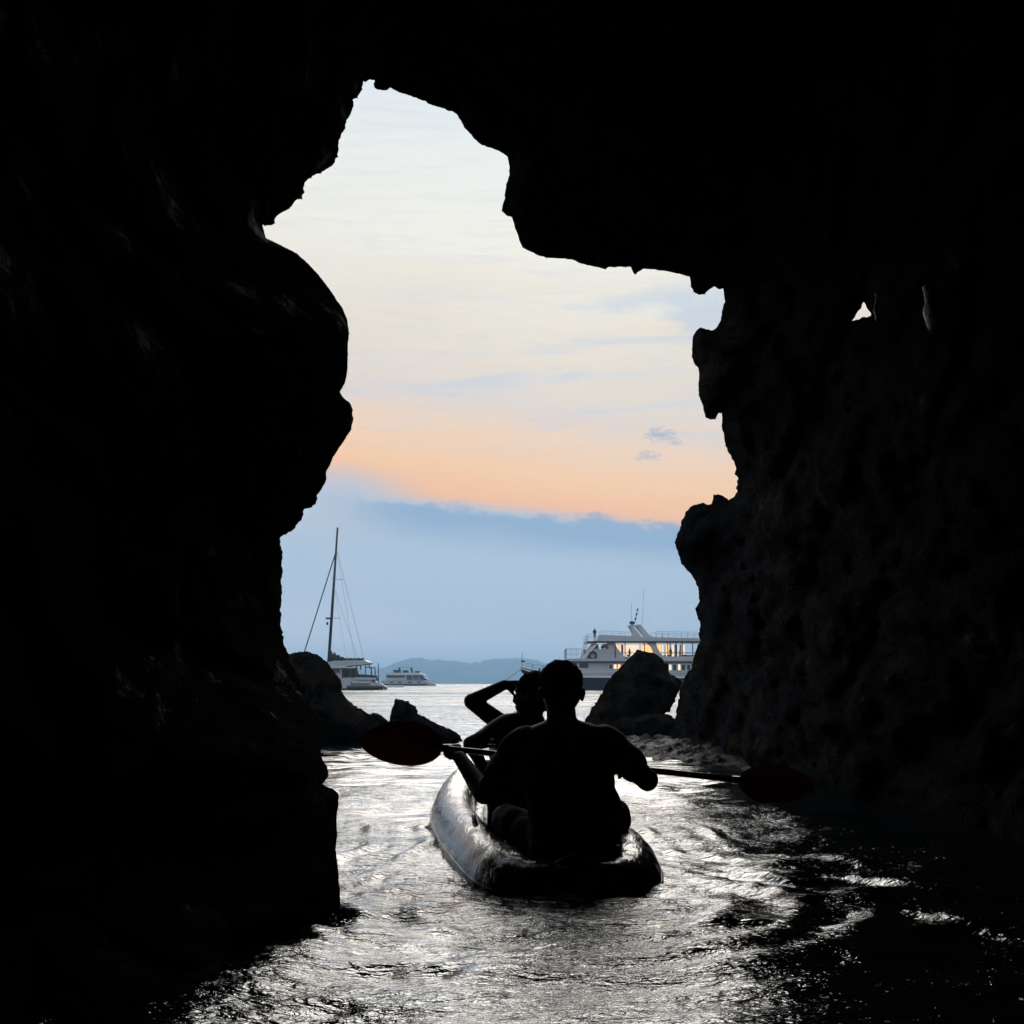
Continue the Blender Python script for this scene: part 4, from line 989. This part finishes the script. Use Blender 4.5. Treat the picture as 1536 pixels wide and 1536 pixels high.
    # bow fittings, little flag and the anchor line
    mb = MB(); mb.tube([S(783.3, 1000.5, 3.4), S(783.6, 977, 3.4)], 0.035, 6); mb.box(S(782, 992.5, 3.3), S(788, 990, 3.45)); mb.build('bow_staff', M['darkmetal'], root)
    mb = MB(); mb.box(S(808.5, 1006, 2.6), S(811, 1001.5, 3.2)); mb.box(S(813, 1006, 2.4), S(821, 1003.5, 3.4)); mb.build('windlass', M['darkmetal'], root)
    mb = MB(); mb.tube([S(783, 1002.5, 3.4), S(770, 1012, 3.0), S(751, 1026, 2.2), S(735, 1036.5, 1.6)], 0.035, 5); mb.build('anchor_line', M['darkmetal'], root)
    # life rings hung on the side are things of their own
    r = MB(); c = S(889.3, 983.3, 0.0); pts = [c + Vector((math.cos(a_) * 0.46, 0, math.sin(a_) * 0.46)) for a_ in np.linspace(0, 2 * PI, 25)[:-1]]; r.tube(pts, 0.13, 8, True)
    tag(r.build('life_ring', M['orange'], None, True), 'round life ring hung on the wheelhouse side of the passenger boat', 'life ring')
    fl = []
    figure('person', S(892.8, 961.8, 0.8) , 1.75, 'dark figure standing on the lookout platform on top of the passenger boat', 0.3, None, 1)
    figure('person', S(878, 987.9, 1.6), 1.35, 'person at the foot of the ladder on the fore deck of the passenger boat', 0.5, None)
    figure('person', S(905, 983, 0.9), 1.55, 'person standing inside the open wheelhouse of the passenger boat', 0.2, None, 1)
    figure('person', S(949, 987.8, 4.2), 1.5, 'passenger on the lit upper deck left of the rock peak', 0.9, None)
    figure('person', S(1022, 987.8, 1.2), 1.2, 'passenger in pale clothes seated at the side of the lit upper deck', 0.1, None, 0, M['curtain'])
    figure('person', S(1012, 987.8, 4.2), 1.55, 'passenger in dark clothes on the lit upper deck right of the swept support', 0.4, None)
passenger_boat()

def sailing_catamaran():
    D = 170.0
    def S(px, py, off=0.0): q = W(px, py, D); return Vector((q.x, D + off, q.z))
    X = lambda px: S(px, 1000).x; Z = lambda py: S(500, py).z
    root = empty('sailing_catamaran', (X(500), D + 3, 0), 'white sailing catamaran with one tall mast anchored behind the left boulder', 'catamaran')
    for off in (0.0, 5.6):
        st = []
        for px, f, top in ((438, 0.05, 1013), (446, 0.4, 1013.5), (465, 0.8, 1015), (500, 1, 1017), (530, 1, 1018), (552, 0.95, 1021), (566, 0.85, 1026), (574, 0.7, 1031)):
            sh = -0 if off == 0 else 0
            st.append((X(px), D + 1 + off, [(0.12, -0.5), (0.85 * f, 0.25), (0.95 * f, Z(top))]))
        hull_mesh(st, M['greywhite'], 'hull', root)
    for off in (0.0, 5.6):
        w = MB(); w.box((X(450), D + 1 + off - 0.98, Z(1033.8)), (X(568), D + 1 + off + 0.98, Z(1035.6))); w.build('boot_stripe', M['darkmetal'], root)
        for a_, b_ in ((516, 522), (526, 532), (536, 541), (546, 550)):
            w = MB(); w.box((X(a_), D + off + 0.0, Z(1025.5)), (X(b_), D + off + 0.2, Z(1023))); w.build('hull_window', M['glassdark'], root)
    br = MB(); br.box((X(455), D + 1.2, Z(1022)), (X(556), D + 6.4, Z(1016))); br.build('bridge_deck', M['greywhite'], root)
    cb = MB(); cb.prism([(X(468), Z(1016)), (X(482), Z(1000)), (X(510), Z(1000)), (X(512), Z(1016))], D + 1.0, D + 6.6); cb.build('cabin', M['greywhite'], root)
    wn = MB(); wn.prism([(X(478), Z(1010)), (X(484), Z(1003)), (X(508), Z(1003)), (X(509), Z(1010))], D + 0.93, D + 1.05); wn.build('window', M['glassdark'], root)
    ht = MB(); ht.prism([(X(484), Z(1000)), (X(484), Z(993.5)), (X(500), Z(991)), (X(545), Z(990)), (X(551), Z(993)), (X(549), Z(996)), (X(520), Z(999)), (X(514), Z(1001.5))], D + 0.7, D + 6.9); ht.build('hard_top', M['greywhite'], root)
    e = MB(); e.box((X(492), D + 0.6, Z(1001.6)), (X(524), D + 0.7, Z(1000.2))); e.build('hard_top_trim', M['white'], root)
    # cockpit: dark recess, posts, seats
    ck = MB(); ck.prism([(X(512), Z(1021)), (X(511), Z(1003)), (X(533), Z(1001)), (X(536), Z(1011)), (X(564), Z(1013)), (X(566), Z(1021))], D + 1.6, D + 6.2); ck.build('cockpit', M['glassdark'], root)
    for px in (512.3, 533, 547, 555.5):
        p = MB(); p.tube([S(px, 1020, 0.8), S(px, 994 if px < 530 else 1001, 0.8)], 0.07, 6); p.build('post', M['darkmetal'], root)
    dv = MB()
    for off in (1.0, 5.8):
        dv.tube([S(533, 1012, off), S(533.5, 997, off), S(538, 993.5, off), S(546, 993.8, off), S(547.5, 1001, off), S(555.5, 1001, off), S(556, 1012, off)], 0.09, 6)
    dv.tube([S(538, 994, 1), S(538, 994, 5.8)], 0.08, 6); dv.tube([S(546, 994, 1), S(546, 994, 5.8)], 0.08, 6)
    dv.build('davit_arch', M['darkmetal'], root)
    for a, b, c, d, m in ((533, 564, 1016.5, 1019.5, 'greywhite'), (528, 556, 1022.3, 1025, 'greywhite'), (514, 527, 1020, 1032.5, 'greywhite'), (556, 570, 1024, 1029, 'greywhite')):
        p = MB(); p.box((X(a), D - 0.25, Z(d)), (X(b), D + 0.6, Z(c))); p.build('transom_step', M[m], root)
    # rig
    foot, top = S(487, 1000, 3.4), S(501.2, 787.5, 3.4)
    m = MB(); m.tube([foot, foot.lerp(top, 0.5), top], [0.22, 0.19, 0.13], 10); m.build('mast', M['darkmetal'], root, True)
    m = MB(); m.box(S(499.2, 788.6, 3.2), S(503.4, 786.8, 3.6)); m.build('masthead', M['strap'], root)
    b = MB(); n = 22; pts = []; rr = []
    for i in range(n + 1):
        t = i / n; pts.append(S(488 + 53 * t, np.interp(t, [0, .3, .5, 1], [985, 987.5, 989, 988.5]), 3.4)); rr.append(np.interp(t, [0, .05, .25, .42, 1], [0.4, 0.85, 0.5, 0.26, 0.2]) * (1 + 0.35 * math.sin(i * 2.4)))
    b.tube(pts, rr, 10); b.build('sail_cover', M['cloth'], root, True)
    def stay(a, c, r, nm='stay', m='darkmetal'):
        q = MB(); q.tube([a, c], r, 5); q.build(nm, M[m], root)
    stay(foot.lerp(top, 0.83), S(444, 997, 3.4), 0.085, 'forestay')
    tp = foot.lerp(top, 0.86)
    for px, off in ((533, 0.6), (541, 6.2)): stay(tp, S(px, 1000, off), 0.028, 'shroud', 'alu')
    for px, off in ((515, 0.6), (527, 6.2)): stay(foot.lerp(top, 0.58), S(px + 6, 1000, off), 0.022, 'shroud', 'alu')
    for fr in (0.63, 0.35):
        c = foot.lerp(top, fr); q = MB(); q.tube([c + Vector((-0.25, -1.0, 0)), c, c + Vector((1.1, 1.4, 0.02))], 0.04, 6); q.build('spreader', M['alu'], root)
    c = foot.lerp(top, 0.345); q = MB(); q.box(c - Vector((0.8, 0.2, 0.1)), c - Vector((0.15, -0.2, -0.15))); q.build('radar_bracket', M['darkmetal'], root); q = MB(); q.box(c - Vector((0.7, 0.15, 0.9)), c - Vector((0.45, -0.1, 0.5))); q.build('radar_bracket', M['darkmetal'], root)
    q = MB(); q.tube([S(567.4, 1029, 0.2), S(567.4, 995, 0.2)], 0.06, 6); q.build('stern_pole', M['darkmetal'], root)
    mb = MB(); rail(mb, [S(455, 1014, 0.1), S(512, 1016.5, 0.1)], 0.7, 2, 0.025); mb.build('railing', M['alu'], root)
    for px, h in ((518, 1.5), (527, 1.4)):
        figure('person', S(px, 1019, 0.9), h, 'dark figure standing %s in the cockpit of the sailing catamaran' % ('further left' if px < 520 else 'further right'), 0.3)
    # tender lashed at the stern is a thing of its own
    tb = MB(); q = [S(525, 1030.5, -1.1), S(530, 1031.2, -1.6), S(545, 1031.2, -1.7), S(560, 1031, -1.7), S(574, 1030.8, -1.1), S(560, 1031, -0.4), S(545, 1031.2, -0.4), S(530, 1031.2, -0.4)]
    pts = []
    for i in range(32):
        a_ = 2 * PI * i / 32; pts.append(S(549 + 25 * math.cos(a_), 1031, -1.2 + 0.7 * math.sin(a_)))
    tb.tube(pts, 0.26, 10, True); tb.box(S(528, 1033, -1.7), S(570, 1031, -0.7))
    tag(tb.build('dinghy', M['rubber'], None, True), 'dark inflatable dinghy lying against the stern of the sailing catamaran', 'dinghy')
sailing_catamaran()

def motor_catamaran():
    D = 470.0
    def S(px, py, off=0.0): q = W(px, py, D); return Vector((q.x, D + off, q.z))
    X = lambda px: S(px, 1000).x; Z = lambda py: S(600, py).z
    root = empty('motor_catamaran', (X(612), D + 4, 0), 'low white motor catamaran anchored before the blue hills', 'motor boat')
    for off in (0.0, 6.0):
        st = []
        for px, f, top in ((572, 0.8, 1021.5), (590, 1, 1021), (620, 1, 1021), (636, 0.85, 1022), (646, 0.5, 1024), (652.5, 0.08, 1027)):
            st.append((X(px), D + 1.2 + off, [(0.2, -0.5), (1.1 * f, 0.2), (1.25 * f, Z(top))]))
        hull_mesh(st, M['greywhite'], 'hull', root)
    b = MB(); b.box((X(574), D + 0.0, Z(1027.6)), (X(640), D + 0.3, Z(1025.8))); b.build('boot_stripe', M['darkmetal'], root)
    for a, c in ((585, 590), (597, 602), (612, 618), (626, 631)):
        b = MB(); b.box((X(a), D - 0.12, Z(1024.2)), (X(c), D + 0.2, Z(1022.6))); b.build('hull_window', M['glassdark'], root)
    b = MB(); b.prism([(X(573), Z(1024.5)), (X(573), Z(1020.5)), (X(634), Z(1020.5)), (X(643), Z(1024.5))], D + 1.5, D + 7); b.build('bridge_deck', M['greywhite'], root)
    b = MB(); b.prism([(X(579), Z(1020.5)), (X(579), Z(1012.5)), (X(632), Z(1012.5)), (X(643), Z(1020.5))], D + 1.2, D + 7); b.build('cabin', M['greywhite'], root)
    for a, c, d, e in ((579.6, 606.5, 1013.4, 1016.2), (610, 618, 1013.4, 1019.5), (619.5, 628, 1013.4, 1019.5)):
        b = MB(); b.box((X(a), D + 1.0, Z(e)), (X(c), D + 1.22, Z(d))); b.build('window', M['glassdark'], root)
    b = MB(); b.prism([(X(629.5), Z(1019.8)), (X(629.5), Z(1013.4)), (X(632), Z(1013.4)), (X(641.5), Z(1019.8))], D + 1.0, D + 1.22); b.build('window', M['glassdark'], root)
    b = MB(); b.prism([(X(577), Z(1012.6)), (X(580), Z(1009)), (X(628), Z(1009)), (X(638), Z(1012.6))], D + 0.4, D + 7.8); b.build('flybridge_deck', M['white'], root)
    b = MB(); b.box((X(600), D + 1, Z(1001.4)), (X(621), D + 6.6, Z(1000.6))); b.build('bimini', M['alu'], root)
    for px in (598.5, 616.5):
        b = MB(); b.prism([(X(px), Z(1009)), (X(px - 1.5), Z(1001.2)), (X(px + 1.2), Z(1001.2)), (X(px + 3), Z(1009))], D + 1.2, D + 1.8); b.build('bimini_support', M['darkmetal'], root)
    b = MB(); b.box((X(589.5), D + 1.5, Z(1009)), (X(598), D + 3, Z(1004.8))); b.build('bench', M['cloth'], root); b = MB(); b.box((X(604), D + 1.5, Z(1009)), (X(612), D + 3, Z(1005.4))); b.build('bench', M['cloth'], root); b = MB(); b.box((X(622), D + 1.5, Z(1009)), (X(629), D + 3, Z(1006.6))); b.build('bench', M['cloth'], root)
    b = MB(); rail(b, [S(622, 1021.5, 0.1), S(640, 1022.5, 0.1), S(651, 1026, 0.6)], 1.0, 2.5, 0.05); b.build('railing', M['alu'], root)
    b = MB(); b.tube([S(572, 1020, 1), S(565, 1019, 1)], 0.3, 6); b.build('passerelle', M['darkmetal'], root)
    f = MB(); d2 = 300.0; q0 = W(577, 1031.0, d2); 
    pts = [Vector((W(591 + 14 * math.cos(a), 1000, d2).x, d2 + 1.0 * math.sin(a), 0.16)) for a in np.linspace(0, 2 * PI, 29)[:-1]]
    f.tube(pts, 0.2, 8, True); f.box((W(579, 1000, d2).x, d2 - 0.8, 0.1), (W(603, 1000, d2).x, d2 + 0.8, 0.2))
    tag(f.build('swim_float', M['white'], None, True), 'low pale float on the water right of the sailing catamaran', 'float')
motor_catamaran()

# ------------------------------------------------------------------ haze over the bay
def haze():
    m = bpy.data.materials.new('sea_air'); m.use_nodes = True; t = NT(m.node_tree)
    out = t.n('ShaderNodeOutputMaterial'); v = t.n('ShaderNodeVolumePrincipled')
    v.inputs['Color'].default_value = (0.42, 0.70, 1.0, 1); v.inputs['Density'].default_value = 0.00031; v.inputs['Anisotropy'].default_value = 0.5
    t.l(v.outputs[0], out.inputs['Volume'])
    mb = MB(); mb.box((-9000, -60, -2.6), (9000, 7600, 118)); tag(mb.build('haze', m), 'thin blue sea haze', kind='stuff')
haze()
